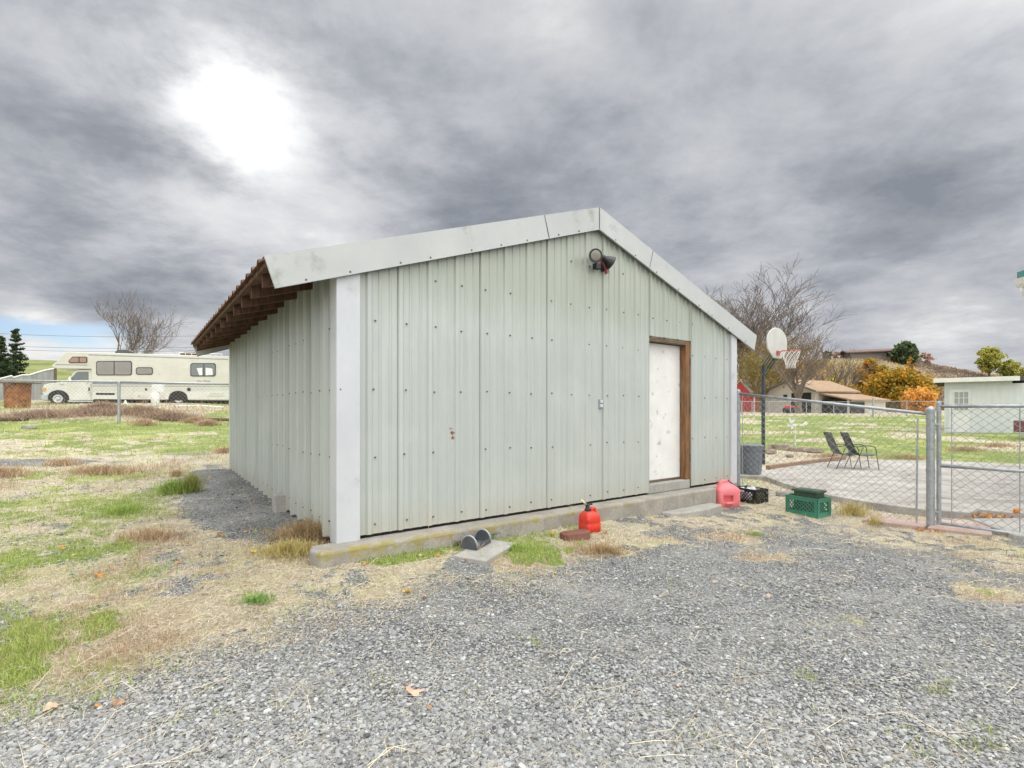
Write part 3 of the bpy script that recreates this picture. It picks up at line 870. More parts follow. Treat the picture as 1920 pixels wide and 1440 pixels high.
# door recess
M['door'] = mat('white_scuffed_door', (.70, .69, .68), (.78, .77, .76), 3, .5, c3=(.44, .42, .39), sc3=7, lo3=.57, hi3=.72, stretch=(1, 1, 1))
mb = MB(); mb.box(dl - .06, 5.335, .12, .16, .345, 2.41)
door = mb.build('door', M['door'], shed, bevel=.003)
mb = MB(); mb.lathe([(.016, .112), (.016, .1195)], (dl + .05, 0, 1.36), 10, 'y'); mb.build('latch_hole', M['black'], door)
mb = MB(); mb.box(dl - .04, 5.33, .113, .1195, .346, .372); mb.build('kick_strip', M['header'], door)
mb = MB(); mb.box(5.338, dr_ + .02, .006, .20, .337, dtop + .04)
mb.build('door_jamb', M['jamb'], shed, bevel=.004)
mb = MB(); mb.box(dl - .06, 5.336, .004, .18, 2.42, dtop + .05)
mb.build('door_header', M['header'], shed, bevel=.004)
mb = MB(); mb.box(dl - .10, dl - .045, .004, .20, .337, 2.42)
mb.build('door_jamb', M['jamb'], shed)
for z in (.62, 1.36, 2.12):
    MB().box(5.43, 5.448, -.004, .004, z, z + .10).build('hinge', M['screw'], shed)

# flood light on the gable
def wall_empty(name, px, py, label, cat):
    x, z = SF.pl(px, py, 0); p = SF.w(x, 0, z)
    return empty(name, p, FA, label, cat)
M['redpaint'] = mat('faded_red_paint', (.24, .055, .06), (.36, .12, .13), 18, .6)
M['lens'] = mat('dusty_lamp_lens', (.17, .155, .12), (.25, .23, .18), 10, .25)
fl = wall_empty('flood_light', 1131, 487, 'twin head black flood light on a faded red bracket high on the gable', 'flood light')
H1 = SF.pl(1114, 481, -.15); H2 = SF.pl(1140, 489, -.12); BS = SF.pl(1133, 500, -.04); S1 = SF.pl(1121, 499, -.10)
FX, FZ = SF.pl(1131, 487, 0)
rel = lambda q_: (q_[0] - FX, q_[1] - FZ)
H1, H2, BS, S1 = rel(H1), rel(H2), rel(BS), rel(S1)
mb = MB(); mb.lathe([(.062, -.006), (.062, -.045), (.02, -.05)], (BS[0], 0, BS[1]), 16, 'y')
mb.build('base_plate', M['black'], fl)
mb = MB(); mb.prism([(BS[0] - .11, 0, BS[1] + .12), (BS[0] - .04, 0, BS[1] + .13), (BS[0] + .035, 0, BS[1] + .03), (BS[0] + .04, 0, BS[1] - .09), (BS[0] + .01, 0, BS[1] - .10), (BS[0] - .02, 0, BS[1] - .02), (BS[0] - .08, 0, BS[1] + .04)], (0, -.085, 0), (0, -.045, 0))
mb.build('bracket', M['redpaint'], fl, bevel=.004)
def lamp(cx, cy, cz, dirv, name='lamp_head'):
    dv = Vector(dirv).normalized()
    mb = MB(); prof = [(.026, -.11), (.036, -.09), (.038, -.05), (.056, -.02), (.084, .04), (.090, .05), (.090, .062), (.066, .062)]
    q = Vector((0, 0, 1)).rotation_difference(dv)
    mb.lathe(prof, (0, 0, 0), 22); mb.xform(lambda p: q @ Vector(p) + Vector((cx, cy, cz)))
    h = mb.build(name, M['black'], fl, smooth=False)
    mb = MB(); mb.lathe([(.0655, .0625), (.058, .068), (.03, .070)], (0, 0, 0), 22); mb.xform(lambda p: q @ Vector(p) + Vector((cx, cy, cz)))
    mb.build('lens', M['lens'], h)
lamp(H1[0], -.15, H1[1], (-.42, -.88, -.10))
lamp(H2[0], -.12, H2[1], (.80, -.30, -.45))
mb = MB(); mb.tube([(H1[0] + .03, -.07, H1[1] + .01), (BS[0] - .05, -.065, BS[1] + .09), (H2[0] - .07, -.08, H2[1] + .05)], .018, 8)
mb.build('swivel_arm', M['black'], fl)
mb = MB(); mb.box(S1[0] - .045, S1[0] + .045, -.12, -.045, S1[1] - .04, S1[1] + .04)
sb = mb.build('motion_sensor', M['black'], fl, bevel=.012)
eb = wall_empty('outdoor_socket', 1124, 757, 'small grey outdoor electrical socket cover on the shed wall', 'electrical socket')
MB().box(-.033, .033, -.028, -.004, -.062, .062).build('cover_plate', M['galv'], eb, bevel=.004)
for z in (.03, -.027):
    mb = MB(); mb.box(-.024, .024, -.044, -.029, z - .02, z + .02); mb.build('flap', M['trim'], eb, bevel=.004)

# step slab
sx0, sz0 = 4.50, -.04
st = SF.empty('concrete_step', 'rough pale concrete step slab on the ground below the shed door', 'concrete step')
mb = MB()
pp = [(4.40, -.235), (5.62, -.228), (5.60, -.44), (5.2, -.50), (4.62, -.47), (4.45, -.36)]
mb.prism([(x, y, 0) for x, y in pp], (0, 0, -.2), (0, 0, -.01))
mb.build('slab', M['concrete'], st, bevel=.02)

# ================================================================== small things in front of the shed
def plastic(name, c, r=.38): return mat(name, tuple(k * .85 for k in c), c, 5, r, bump=.05, bscale=8, c3=tuple(k * .8 + .06 for k in c), sc3=6)
M['redplastic'] = plastic('bright_red_plastic', (.68, .045, .025))
M['pinkplastic'] = plastic('sun_faded_red_plastic', (.80, .20, .22))
M['yellow'] = mat('pale_yellow_plastic', (.70, .62, .38), (.78, .70, .45), 8, .4)


def loftbox(rings, n=None):
    """rings: list of (z, hx, hy, r) rounded rectangles"""
    mb = MB(); N = 24; o = 0
    for (z, hx, hy, r, ox, oy) in rings:
        pts = []
        for (cx, cy, a0) in ((1, 1, 0), (-1, 1, 90), (-1, -1, 180), (1, -1, 270)):
            for k in range(6):
                a = R(a0 + k * 18)
                pts.append((ox + cx * (hx - r) + r * math.cos(a), oy + cy * (hy - r) + r * math.sin(a), z))
        mb.v += pts
    m = len(rings)
    for i in range(m - 1):
        for k in range(N):
            mb.f.append([i * N + k, i * N + (k + 1) % N, (i + 1) * N + (k + 1) % N, (i + 1) * N + k]); mb.mi.append(0)
    mb.f.append(list(range(N))[::-1]); mb.mi.append(0)
    mb.f.append([(m - 1) * N + k for k in range(N)]); mb.mi.append(0)
    return mb


# small red can, seen corner on
X, Y, Z = ground_at(1108, 1000)
can = empty('gas_can', (X, Y + .10, Z - .01), R(32), 'small bright red fuel can with black cap and pale spout against the footing', 'fuel can')
mb = loftbox([(0, .088, .082, .03, 0, 0), (.012, .104, .095, .03, 0, 0), (.11, .104, .095, .03, 0, 0), (.118, .100, .091, .03, 0, 0), (.128, .104, .095, .03, 0, 0), (.195, .102, .093, .035, 0, 0), (.232, .075, .068, .03, -.01, 0), (.25, .05, .045, .025, -.02, 0)])
for a in (-.05, 0, .05): mb.box(a - .004, a + .004, -.099, -.094, .025, .10)
mb.build('body', M['redplastic'], can, smooth=True, bevel=0)
mb = MB(); mb.tube([(.075, 0, .18), (.085, 0, .235), (.075, 0, .268), (.035, 0, .275), (.01, 0, .25)], [.026, .024, .022, .022, .02], 10)
mb.build('handle', M['redplastic'], can, smooth=True)
mb = MB(); mb.lathe([(.036, .245), (.036, .275), (.028, .28), (.022, .31), (.02, .32)], (-.03, 0, 0), 16)
mb.tube([(-.03, 0, .305), (-.0, 0, .325), (.03, -.01, .33)], .013, 8); mb.tube([(-.03, 0, .305), (-.055, 0, .33)], .016, 8)
mb.build('cap', M['black'], can, smooth=False)
mb = MB(); mb.tube([(-.055, 0, .33), (-.09, .0, .36), (-.125, .0, .385)], [.012, .012, .009], 8)
mb.build('spout', M['yellow'], can, smooth=True)
for k in range(3):
    pass


# big faded can
X, Y, Z = ground_at(1360, 950)
can = empty('gas_can', (X + .02, Y + .08, Z - .01), R(10), 'large sun faded pinkish red fuel can between the step and black crate', 'fuel can')
rings = [(0, .17, .14, .06, 0, 0), (.02, .195, .16, .06, 0, 0), (.12, .200, .165, .06, 0, 0), (.27, .200, .165, .06, 0, 0), (.31, .185, .15, .06, 0, 0), (.37, .10, .09, .05, 0, 0), (.395, .06, .05, .03, 0, 0)]
body = loftbox(rings).build('body', M['pinkplastic'], can, smooth=True)
# pressed-in handhold on the front: cut with a box
cut = MB(); cut.box(-.115, .055, -.25, -.09, .10, .20); co_ = cut.build('cutter', M['pinkplastic'])
md = body.modifiers.new('hole', 'BOOLEAN'); md.object = co_; md.operation = 'DIFFERENCE'; md.solver = 'EXACT'
co_.parent = can
dg = bpy.context.evaluated_depsgraph_get()
nm = bpy.data.meshes.new_from_object(body.evaluated_get(dg)); body.modifiers.clear(); body.data = nm
cm = co_.data; bpy.data.objects.remove(co_); bpy.data.meshes.remove(cm)
b2 = body.modifiers.new('bevel', 'BEVEL'); b2.width = .012; b2.segments = 3; b2.limit_method = 'ANGLE'; b2.angle_limit = R(50)
mb = MB(); mb.tube([(-.085, -.165, .07), (-.03, -.185, .08), (.03, -.165, .075)], .022, 10); mb.build('grip', M['pinkplastic'], can, smooth=True)
mb = MB(); mb.tube([(-.10, 0, .335), (-.075, 0, .39), (-.03, 0, .415), (.02, 0, .41), (.06, 0, .375)], [.03, .03, .028, .028, .03], 12); mb.build('handle', M['pinkplastic'], can, smooth=True)
mb = MB(); mb.lathe([(.035, .35), (.035, .385), (.02, .39)], (.10, 0, 0), 14); mb.build('cap', M['black'], can)
M['palespout'] = mat('pale_pink_spout', (.72, .36, .36), (.78, .44, .44), 8, .4)
mb = MB(); mb.tube([(.10, 0, .385), (.105, 0, .43), (.12, 0, .50)], [.014, .012, .007], 8); mb.build('spout', M['palespout'], can, smooth=True)

# paver brick
X, Y, Z = ground_at(1080, 1012)
M['paver'] = concrete_mat('red_paver', (.17, .075, .055), tint=(.26, .13, .10))
mb = MB(); P = [(-.17, -.05), (-.13, -.085), (.12, -.085), (.165, -.045), (.165, .045), (.12, .085), (-.13, .085), (-.17, .05)]
mb.prism([(x, y, 0) for x, y in P], (0, 0, 0), (0, 0, .085))
o = mb.build('paver_brick', M['paver'], bevel=.008, loc=(X, Y + .05, Z - .01)); o.rotation_euler = (0, R(-2), R(22))
tag(o, 'reddish brown paver brick in the grass beside the small red fuel can', 'paver')

# slab with black plastic half-round holder
c = Vector((-.255, 4.98, hz(-.26, 5)))
mb = MB(); mb.box(-.34, .34, -.17, .17, -.03, .03)
o = mb.build('concrete_slab', M['concrete'], bevel=.01, loc=(c.x, c.y, c.z + .01)); o.rotation_euler = (R(2), 0, math.atan2(.62, .274)); tag(o, 'thin rectangular concrete slab lying on gravel beside the footing', 'concrete slab')
hd = empty('hose_guide', (c.x - .10, c.y + .10, c.z + .046), math.atan2(.62, .274), 'black plastic holder with two half round ends standing on thin slab', 'plastic holder')
M['dkgrey'] = mat('dark_grey_plastic', (.05, .055, .065), (.085, .09, .10), 10, .45)
for k, x in enumerate((-.16, .13)):
    mb = MB(); P = [(x, .085 * math.cos(a), .02 + .105 * math.sin(a)) for a in np.linspace(0, math.pi, 15)] + [(x, -.085, 0), (x, .085, 0)]
    mb.prism(P, (0, 0, 0), (.022, 0, 0)); mb.build('end_plate', M['dkgrey'], hd, bevel=.003)
    mb = MB(); mb.tube([(x + .011, .09 * math.cos(a), .02 + .11 * math.sin(a)) for a in np.linspace(0, math.pi, 15)], .009, 6)
    mb.build('rim', M['galv'], hd, smooth=True)
mb = MB(); mb.box(-.138, .13, -.085, .085, 0, .02); mb.box(-.138, .13, -.085, -.073, .02, .045); mb.box(-.138, .13, .073, .085, .02, .045)
mb.build('base', M['dkgrey'], hd, bevel=.003)

# crates ------------------------------------------------------------
def lattice_panel(mb, w, z0, z1, place, pitch=.060, bar=.009, holes=None):
    """diagonal lattice clipped to a rectangle; place(u,z,depth)"""
    u0, u1 = -w / 2, w / 2
    hh = z1 - z0
    for sgn in (1, -1):
        k = u0 - hh - pitch
        while k < u1 + hh:
            # line u = k + sgn*(z - z0)
            pts = []
            ta, tb = 0.0, hh
            ua = k if sgn > 0 else k + hh
            if sgn > 0: lo = max(0, u0 - k); hi = min(hh, u1 - k); f = lambda s_: (k + s_, z0 + s_)
            else: lo = max(0, k + hh - u1); hi = min(hh, k + hh - u0); f = lambda s_: (k + hh - s_, z0 + s_)
            if hi - lo > .012:
                a, b = f(lo), f(hi)
                dd = bar * .7
                q = [place(a[0] - dd, a[1], 0), place(a[0] + dd, a[1], 0), place(b[0] + dd, b[1], 0), place(b[0] - dd, b[1], 0)]
                q2 = [place(a[0] - dd, a[1], .008), place(a[0] + dd, a[1], .008), place(b[0] + dd, b[1], .008), place(b[0] - dd, b[1], .008)]
                mb.add(q + q2, [(0, 1, 2, 3), (7, 6, 5, 4), (0, 4, 5, 1), (1, 5, 6, 2), (2, 6, 7, 3), (3, 7, 4, 0)])
            k += pitch


def crate(name, loc, rz, label, m, L=.48, Wd=.32, Hh=.28):
    e = empty(name, loc, rz, label, 'crate')
    hx, hy = L / 2, Wd / 2; t = .012
    sides = [('side_panel', L, lambda u, z, d_: (u, -hy + d_, z)), ('side_panel', L, lambda u, z, d_: (-u, hy - d_, z)),
             ('end_panel', Wd, lambda u, z, d_: (hx - d_, u, z)), ('end_panel', Wd, lambda u, z, d_: (-hx + d_, -u, z))]
    for nm_, w, pl in sides:
        mb = MB()
        def bx(u0, u1, z0, z1, d0, d1):
            c = [pl(u, z, d_) for z in (z0, z1) for d_ in (d0, d1) for u in (u0, u1)]
            mb.add(c, [(0, 1, 5, 4), (2, 6, 7, 3), (0, 2, 3, 1), (4, 5, 7, 6), (0, 4, 6, 2), (1, 3, 7, 5)])
        bx(-w / 2, w / 2, 0, Hh * .26, 0, t); bx(-w / 2, w / 2, Hh * .80, Hh, 0, t)
        e_ = .055
        bx(-w / 2, -w / 2 + e_, Hh * .26, Hh * .80, 0, t); bx(w / 2 - e_, w / 2, Hh * .26, Hh * .80, 0, t)
        for zz_ in (.26, .36, .70, .97): bx(-w / 2, w / 2, Hh * zz_, Hh * zz_ + .007, -.006, 0) if zz_ in (.26, .97) else None
        for zz_ in (.36, .48, .60, .72):
            bx(w / 2 - e_, w / 2, Hh * zz_, Hh * zz_ + .005, -.006, 0); bx(-w / 2, -w / 2 + e_, Hh * zz_, Hh * zz_ + .005, -.006, 0)
        lattice_panel(mb, w - 2 * e_, Hh * .26, Hh * .80, lambda u, z, d_: pl(u, z, d_ + .002))
        mb.build(nm_, m, e)
    mb = MB(); mb.box(-hx + t, hx - t, -hy + t, hy - t, .01, .02)
    mb.build('bottom', m, e)
    return e
M['green'] = mat('dull_green_plastic', (.035, .17, .11), (.06, .25, .17), 6, .5, c3=(.10, .16, .12), sc3=5)
M['dkgreen'] = mat('dark_green_lid', (.03, .06, .04), (.05, .09, .06), 6, .6, c3=(.10, .10, .07), sc3=5)
def corner_place(px, py, z):
    Y_ = (H - z) / ((py - HZ) / F); return (px - 960) / F * Y_, Y_
X, Y = corner_place(1533, 972, -.15)
# near corner at (X,Y): long side runs left-back, short side runs right-back
def crate_at(X, Y, rz, L, Wd):  # near corner is local (+L/2,-Wd/2)
    c_, s_ = math.cos(rz), math.sin(rz)
    return (X - (L / 2 * c_ + Wd / 2 * s_), Y - (L / 2 * s_ - Wd / 2 * c_))
rz = R(-62)
cx, cy = crate_at(X, Y, rz, .49, .33)
gc = crate('milk_crate', (cx, cy, -.16), rz, 'green plastic crate on straw with dark green box inside', M['green'], .49, .33, .285)
ib = empty('storage_box', (cx + .02, cy + .01, -.14), rz + R(4), 'dark green lidded box standing inside the green crate', 'box')
mb = MB(); mb.box(-.17, .17, -.11, .11, 0, .325); mb.build('body', M['dkgreen'], ib, bevel=.01)
mb = MB(); mb.box(-.19, .19, -.13, .13, .327, .36); mb.box(-.16, .16, -.10, .10, .36, .366); mb.build('lid', M['dkgreen'], ib, bevel=.008)
X, Y = corner_place(1416, 948, -.155)
rz = R(-64)
cx, cy = crate_at(X, Y, rz, .42, .32)
bc = crate('milk_crate', (cx, cy, -.16), rz, 'black plastic crate holding white jugs beside the faded fuel can', M['black'], .42, .32, .26)
M['whiteplastic'] = mat('white_jug_plastic', (.62, .62, .64), (.72, .72, .74), 6, .35)
M['olive'] = mat('olive_jug_plastic', (.22, .24, .10), (.30, .32, .15), 6, .4)
M['violet'] = mat('violet_cap', (.16, .08, .35), (.22, .12, .45), 6, .4)
def jug(lx, ly, m, label, tilt=0, cap=None, hh=.25):
    wx, wy = cx + lx * math.cos(rz) - ly * math.sin(rz), cy + lx * math.sin(rz) + ly * math.cos(rz)
    e = empty('jug', (wx, wy, -.138), rz, label, 'jug', 'jugs in the black crate')
    loftbox([(0, .05, .06, .02, 0, 0), (.01, .058, .07, .025, 0, 0), (hh * .62, .058, .07, .025, 0, 0), (hh * .8, .045, .05, .025, 0, 0), (hh * .95, .02, .02, .015, 0, 0)]).build('bottle', m, e, smooth=True)
    mb = MB(); mb.lathe([(.022, hh * .93), (.022, hh)], (0, 0, 0), 12); mb.build('cap', cap or m, e)
jug(-.13, -.05, M['whiteplastic'], 'white jug nearest the fuel can in the black crate', cap=M['violet'])
jug(.0, -.06, M['whiteplastic'], 'white jug in the middle of the black crate', hh=.26)
jug(-.03, .08, M['whiteplastic'], 'white jug at the back of the black crate', hh=.27)
jug(.12, .04, M['olive'], 'olive green jug at the right side of the black crate', hh=.24)
# crate label plate
x_ = MB(); x_.box(-.115, .0, -.168, -.161, .20, .226); x_.build('handle_label', M['whiteplastic'], bc, bevel=.003)

# block against left wall
p = SF.w(-.09, 2.05, 0)
mb = MB(); mb.box(-.07, .07, -.10, .10, -.1, .20)
o = mb.build('concrete_block', M['concrete'], bevel=.01, loc=(p[0], p[1], hz(p[0], p[1]))); o.rotation_euler = (0, 0, FA)
tag(o, 'small upright concrete block against the left wall of the shed', 'concrete block')

# flat stones
M['stone'] = concrete_mat('grey_stone', (.24, .23, .21), tint=(.34, .33, .31))
def stone(px, py, sx_, sy_, sz_, rz_, label, seed, m=None, group=None):
    X, Y, Z = ground_at(px, py); rr = random.Random(seed)
    import bmesh
    bm = bmesh.new(); bmesh.ops.create_icosphere(bm, subdivisions=2, radius=1)
    for v_ in bm.verts:
        k = 1 + rr.uniform(-.14, .14); v_.co = Vector((v_.co.x * sx_ * k, v_.co.y * sy_ * k, max(-.4, min(.55, v_.co.z)) * sz_ * k))
    me = bpy.data.meshes.new('stone'); bm.to_mesh(me); bm.free(); me.materials.append(m or M['stone'])
    o = bpy.data.objects.new('stone', me); col.objects.link(o); o.location = (X, Y, Z + sz_ * .2); o.rotation_euler = (0, 0, rz_)
    return tag(o, label, 'stone', group)
stone(1236, 1008, .09, .035, .03, R(-5), 'flat pale stone lying on the gravel in front of the step', 3)
stone(1470, 929, .17, .09, .09, R(10), 'pale lumpy stone behind the green crate', 4)
stone(475, 1126, .022, .022, .03, 0, 'round whitish pebble beside the small green tuft', 5, M['concrete'])
stone(55, 804, .22, .14, .14, 0, 'grey rock in the green strip at the far left', 6)

# ================================================================== chain link
def zigzag(mb, P0, P1, zb0, zb1, zt0, zt1, w=.054, h=.10, r=.0026, knuckle=0.0):
    """wires from P0 to P1 (x,y); bottoms/tops interpolate"""
    L = math.hypot(P1[0] - P0[0], P1[1] - P0[1]); n = max(1, int(L / w)); ux, uy = (P1[0] - P0[0]) / L, (P1[1] - P0[1]) / L
    segs = []
    for k in range(n + 1):
        f = k / n; zb = zb0 + (zb1 - zb0) * f; zt = zt0 + (zt1 - zt0) * f + knuckle
        m = max(2, int(round((zt - zb) / (h / 2)))); last = None
        for i in range(m + 1):
            off = (w / 2 if (i + k) % 2 else -w / 2) * 1.04; q = L * f + off
            q = min(max(q, 0), L)
            p = (P0[0] + ux * q + (-uy) * (.002 if i % 2 else -.002), P0[1] + uy * q + ux * (.002 if i % 2 else -.002), zb + (zt - zb) * i / m)
            if last: segs.append((last, p))
            last = p
    return segs


def segmesh(name, segs, m, parent=None, sides=4, radii=None, r=.0026, kind=None):
    A = np.array([s_[0] for s_ in segs], float); B = np.array([s_[1] for s_ in segs], float)
    n = len(A); r0 = np.full(n, r) if radii is None else np.array([q[0] for q in radii]); r1 = r0 if radii is None else np.array([q[1] for q in radii])
    d_ = B - A; l = np.linalg.norm(d_, axis=1, keepdims=True) + 1e-9; d_ /= l
    ref = np.where(np.abs(d_[:, 2:3]) < .9, np.array([[0, 0, 1.]]), np.array([[1., 0, 0]]))
    u = np.cross(d_, ref); u /= np.linalg.norm(u, axis=1, keepdims=True) + 1e-9; w = np.cross(d_, u)
    V = np.empty((n, 2, sides, 3))
    for k in range(sides):
        a = 2 * math.pi * k / sides; o = u * math.cos(a) + w * math.sin(a)
        V[:, 0, k] = A + o * r0[:, None]; V[:, 1, k] = B + o * r1[:, None]
    base = np.arange(n)[:, None] * (2 * sides); k = np.arange(sides)[None]; kn = (k + 1) % sides
    Fc = np.stack([base + k, base + kn, base + sides + kn, base + sides + k], -1).reshape(-1, 4)
    return bignp(name, V.reshape(-1, 3), Fc, 4, m, kind, parent=parent, smooth=True)


def post_obj(x, y, zb, zt, r, parent, name='post', cap=True):
    mb = MB(); mb.lathe([(r, zb), (r, zt)], (x, y, 0), 14); p = mb.build(name, M['galv'], parent, smooth=False)
    if cap:
        mb = MB(); mb.lathe([(r * 1.12, zt - .045), (r * 1.12, zt), (r * .9, zt + .022), (r * .3, zt + .038)], (x, y, 0), 14); mb.build('post_cap', M['galv'], p)
    return p


P1 = (3.93, 8.87); P2 = (5.53, 6.73)
fen = empty('chain_link_fence', (0, 0, 0), 0, 'galvanised chain link fence running from the shed corner to the gate post', 'fence')
p1 = post_obj(P1[0], P1[1], -.3, 1.74, .042, fen)
p2 = post_obj(P2[0], P2[1], -.35, 1.425, .047, fen)
for z in (.12, .62, 1.02, 1.30):
    mb = MB(); mb.lathe([(.053, z - .013), (.053, z + .013)], (P2[0], P2[1], 0), 14); mb.build('band', M['galv'], p2)
for z in (.5, 1.0, 1.58):
    mb = MB(); mb.lathe([(.047, z - .013), (.047, z + .013)], (P1[0], P1[1], 0), 14); mb.build('band', M['galv'], p1)
mb = MB(); mb.tube([(P1[0], P1[1], 1.70), (P2[0], P2[1], 1.36)], .0225, 12); mb.build('top_rail', M['galv'], fen, smooth=True)
segs = zigzag(None, (P1[0] + .06, P1[1] - .08), (P2[0] - .09, P2[1] + .12), -.05, -.12, 1.70, 1.36, r=.0024)
segmesh('wire_mesh', segs, M['wire'], fen)
mb = MB(); mb.tube([(P1[0] + .05, P1[1] - .07, -.05), (P1[0] + .05, P1[1] - .07, 1.68)], .006, 6); mb.build('tension_bar', M['galv'], fen); mb = MB(); mb.tube([(P2[0] - .09, P2[1] + .12, -.12), (P2[0] - .08, P2[1] + .11, 1.3)], .010, 6)
mb.build('tension_bar', M['galv'], fen)

# gate
G0 = Vector((5.665, 6.76)); G1 = Vector((6.22, 6.10)); gdir = (G1 - G0).normalized()
gate = empty('gate', (0, 0, 0), 0, 'tubular chain link gate standing beside the thick gate post', 'gate')
Gend = G0 + gdir * 1.15
def gp(t, z): return (G0.x + gdir.x * t, G0.y + gdir.y * t, z)
zt_, zm_, zb_ = 1.463, .675, -.092
mb = MB()
mb.tube([gp(0, -.10), gp(0, 1.51)], .026, 12)
gf = mb.build('frame_upright', M['galv'], gate, smooth=False)
mb = MB(); mb.lathe([(.030, 1.47), (.030, 1.51), (.02, 1.535)], (G0.x, G0.y, 0), 12); mb.build('post_cap', M['galv'], gf)
for z, nm_ in ((zt_, 'top_rail'), (zm_, 'middle_rail'), (zb_, 'bottom_rail')):
    mb = MB(); mb.tube([gp(.0, z), gp(1.15, z)], .021, 12); mb.build(nm_, M['galv'], gate, smooth=True)
mb = MB(); mb.tube([gp(1.15, -.11), gp(1.15, 1.49)], .023, 12); mb.build('frame_upright', M['galv'], gate)
segs = zigzag(None, (gp(.13, 0)[0], gp(.13, 0)[1]), (gp(1.08, 0)[0], gp(1.08, 0)[1]), zb_, zb_, zt_ + .03, zt_ + .03)
segmesh('wire_mesh', segs, M['wire'], gate)
mb = MB(); mb.tube([gp(.13, zb_), gp(.13, zt_)], .005, 6); mb.build('tension_bar', M['galv'], gate); mb = MB(); mb.tube([gp(.765, zb_), gp(.765, zt_)], .006, 6); mb.build('tension_bar', M['galv'], gate)
for z in (1.18, .78, .26, -.02):
    mb = MB(); mb.tube([gp(0, z), gp(.13, z)], .007, 6); mb.lathe([(.030, z - .012), (.030, z + .012)], (G0.x, G0.y, 0), 12); mb.build('band', M['galv'], gate)
for z in (1.22, .06):
    mb = MB(); mb.tube([(P2[0], P2[1], z), (P2[0] + .07, P2[1] + .02, z), gp(0, z)], .018, 8); mb.build('hinge', M['galv'], gate)
mb = MB(); mb.lathe([(.022, 0), (.03, .02), (.03, .04), (.02, .055)], gp(.735, .16), 10); mb.build('tag', mat('orange_tag', (.55, .16, .02), (.65, .22, .03), 5, .6), gate)

# ================================================================== bins
M['bin'] = plastic('grey_blue_plastic', (.15, .17, .20), .5)
def trash_bin(px, py, sc_, label, hh=.70, r=.25):
    X, Y = corner_place(px, py, -.02)
    e = empty('trash_can', (X, Y + r, -.018), random.uniform(0, 6), label, 'trash can', 'grey trash cans behind the fence')
    n = 28
    mb = MB(); mb.lathe([(r * .80, 0), (r * .82, .02), (r * .93, hh * .80), (r * .93, hh * .81), (r * 1.0, hh * .815), (r * 1.0, hh * .93), (r * .96, hh * .935)], (0, 0, 0), n); mb.build('body', M['bin'], e, smooth=False)
    mb = MB(); mb.lathe([(r * 1.07, hh * .935), (r * 1.09, hh * .96), (r * 1.05, hh * .985), (r * .9, hh)], (0, 0, 0), n); mb.build('lid', M['bin'], e)
    for s_ in (1, -1):
        mb = MB(); mb.tube([(s_ * r * .9, -.06, hh * .86), (s_ * r * 1.16, -.05, hh * .84), (s_ * r * 1.16, .05, hh * .84), (s_ * r * .9, .06, hh * .86)], .013, 8); mb.build('handle', M['bin'], e)
    mb = MB()
    for k in range(10):
        a = k * math.pi / 5; mb.tube([(r * .84 * math.cos(a), r * .84 * math.sin(a), .05), (r * .94 * math.cos(a), r * .94 * math.sin(a), hh * .78)], .007, 5)
    mb.build('ribs', M['bin'], e)
trash_bin(1419, 891, 1, 'taller grey trash can further right behind the fence post', .66, .225)
trash_bin(1397, 889, 1, 'shorter grey trash can partly hidden by the shed corner post', .61, .20)

# ================================================================== basketball hoop
X, Y = 6.98, 14.15
M['navy'] = mat('dark_blue_black_steel', (.03, .04, .055), (.055, .065, .085), 9, .4, .2)
M['dgreen'] = mat('dark_green_steel', (.015, .035, .03), (.03, .06, .05), 9, .4, .2)
M['board'] = mat('white_backboard', (.48, .475, .45), (.56, .555, .53), 3, .45, c3=(.50, .48, .44), sc3=6, lo3=.6, hi3=.75)
M['rimred'] = mat('orange_red_rim', (.42, .09, .07), (.50, .13, .10), 9, .4)
M['net'] = mat('white_net_cord', (.66, .63, .60), (.76, .73, .70), 20, .8)
ha = R(-54)      # the board faces to the right
hoop = empty('basketball_hoop', (X, Y, 0), ha, 'basketball hoop with white fan backboard on a dark pole at the patio edge', 'basketball hoop')
zb0 = hz(X, Y)
mb = MB(); mb.tube([(0, 0, zb0 - .3), (0, 0, 2.66)], .048, 12); mb.build('pole', M['navy'], hoop, smooth=False)
bx_, bz_ = .38, 3.24
for (z0, z1) in ((2.62, 3.08), (2.34, 2.80)):
    for s_ in (-.07, .07):
        mb = MB(); mb.tube([(0, s_, z0), (bx_ - .06, s_, z1)], .017, 6); mb.build('arm', M['dgreen'], hoop)
MB().box(bx_ - .075, bx_ - .025, -.10, .10, 2.75, 3.12).build('bracket', M['dgreen'], hoop)
# fan board in the local y/z plane at x=bx_
P = []
for a in np.linspace(-12, 192, 25):
    P.append((bx_, .53 * math.cos(R(a)), 3.26 + .37 * math.sin(R(a))))
P += [(bx_, -.515, 3.06), (bx_, -.20, 2.82), (bx_, .20, 2.82), (bx_, .515, 3.06)]
mb = MB(); mb.prism(P, (-.02, 0, 0), (.018, 0, 0)); bb = mb.build('backboard', M['board'], hoop, bevel=.006)
mb = MB(); mb.tube([(bx_ + .0, p[1], p[2]) for p in P], .014, 6, closed=True); mb.build('edge_rim', M['board'], bb, smooth=True)
rz_ = 2.985; rc = bx_ + .36
mb = MB(); mb.tube([(rc + .225 * math.cos(a), .225 * math.sin(a), rz_) for a in np.linspace(0, 2 * math.pi, 28, endpoint=False)], .011, 6, closed=True)
mb.tube([(bx_, -.07, rz_ - .02), (rc - .21, -.09, rz_)], .010, 6).tube([(bx_, .07, rz_ - .02), (rc - .21, .09, rz_)], .010, 6)
mb.box(bx_ + .018, bx_ + .05, -.07, .07, rz_ - .09, rz_ + .03)
mb.build('rim', M['rimred'], hoop)
mb = MB(); rows = 6; nn = 12
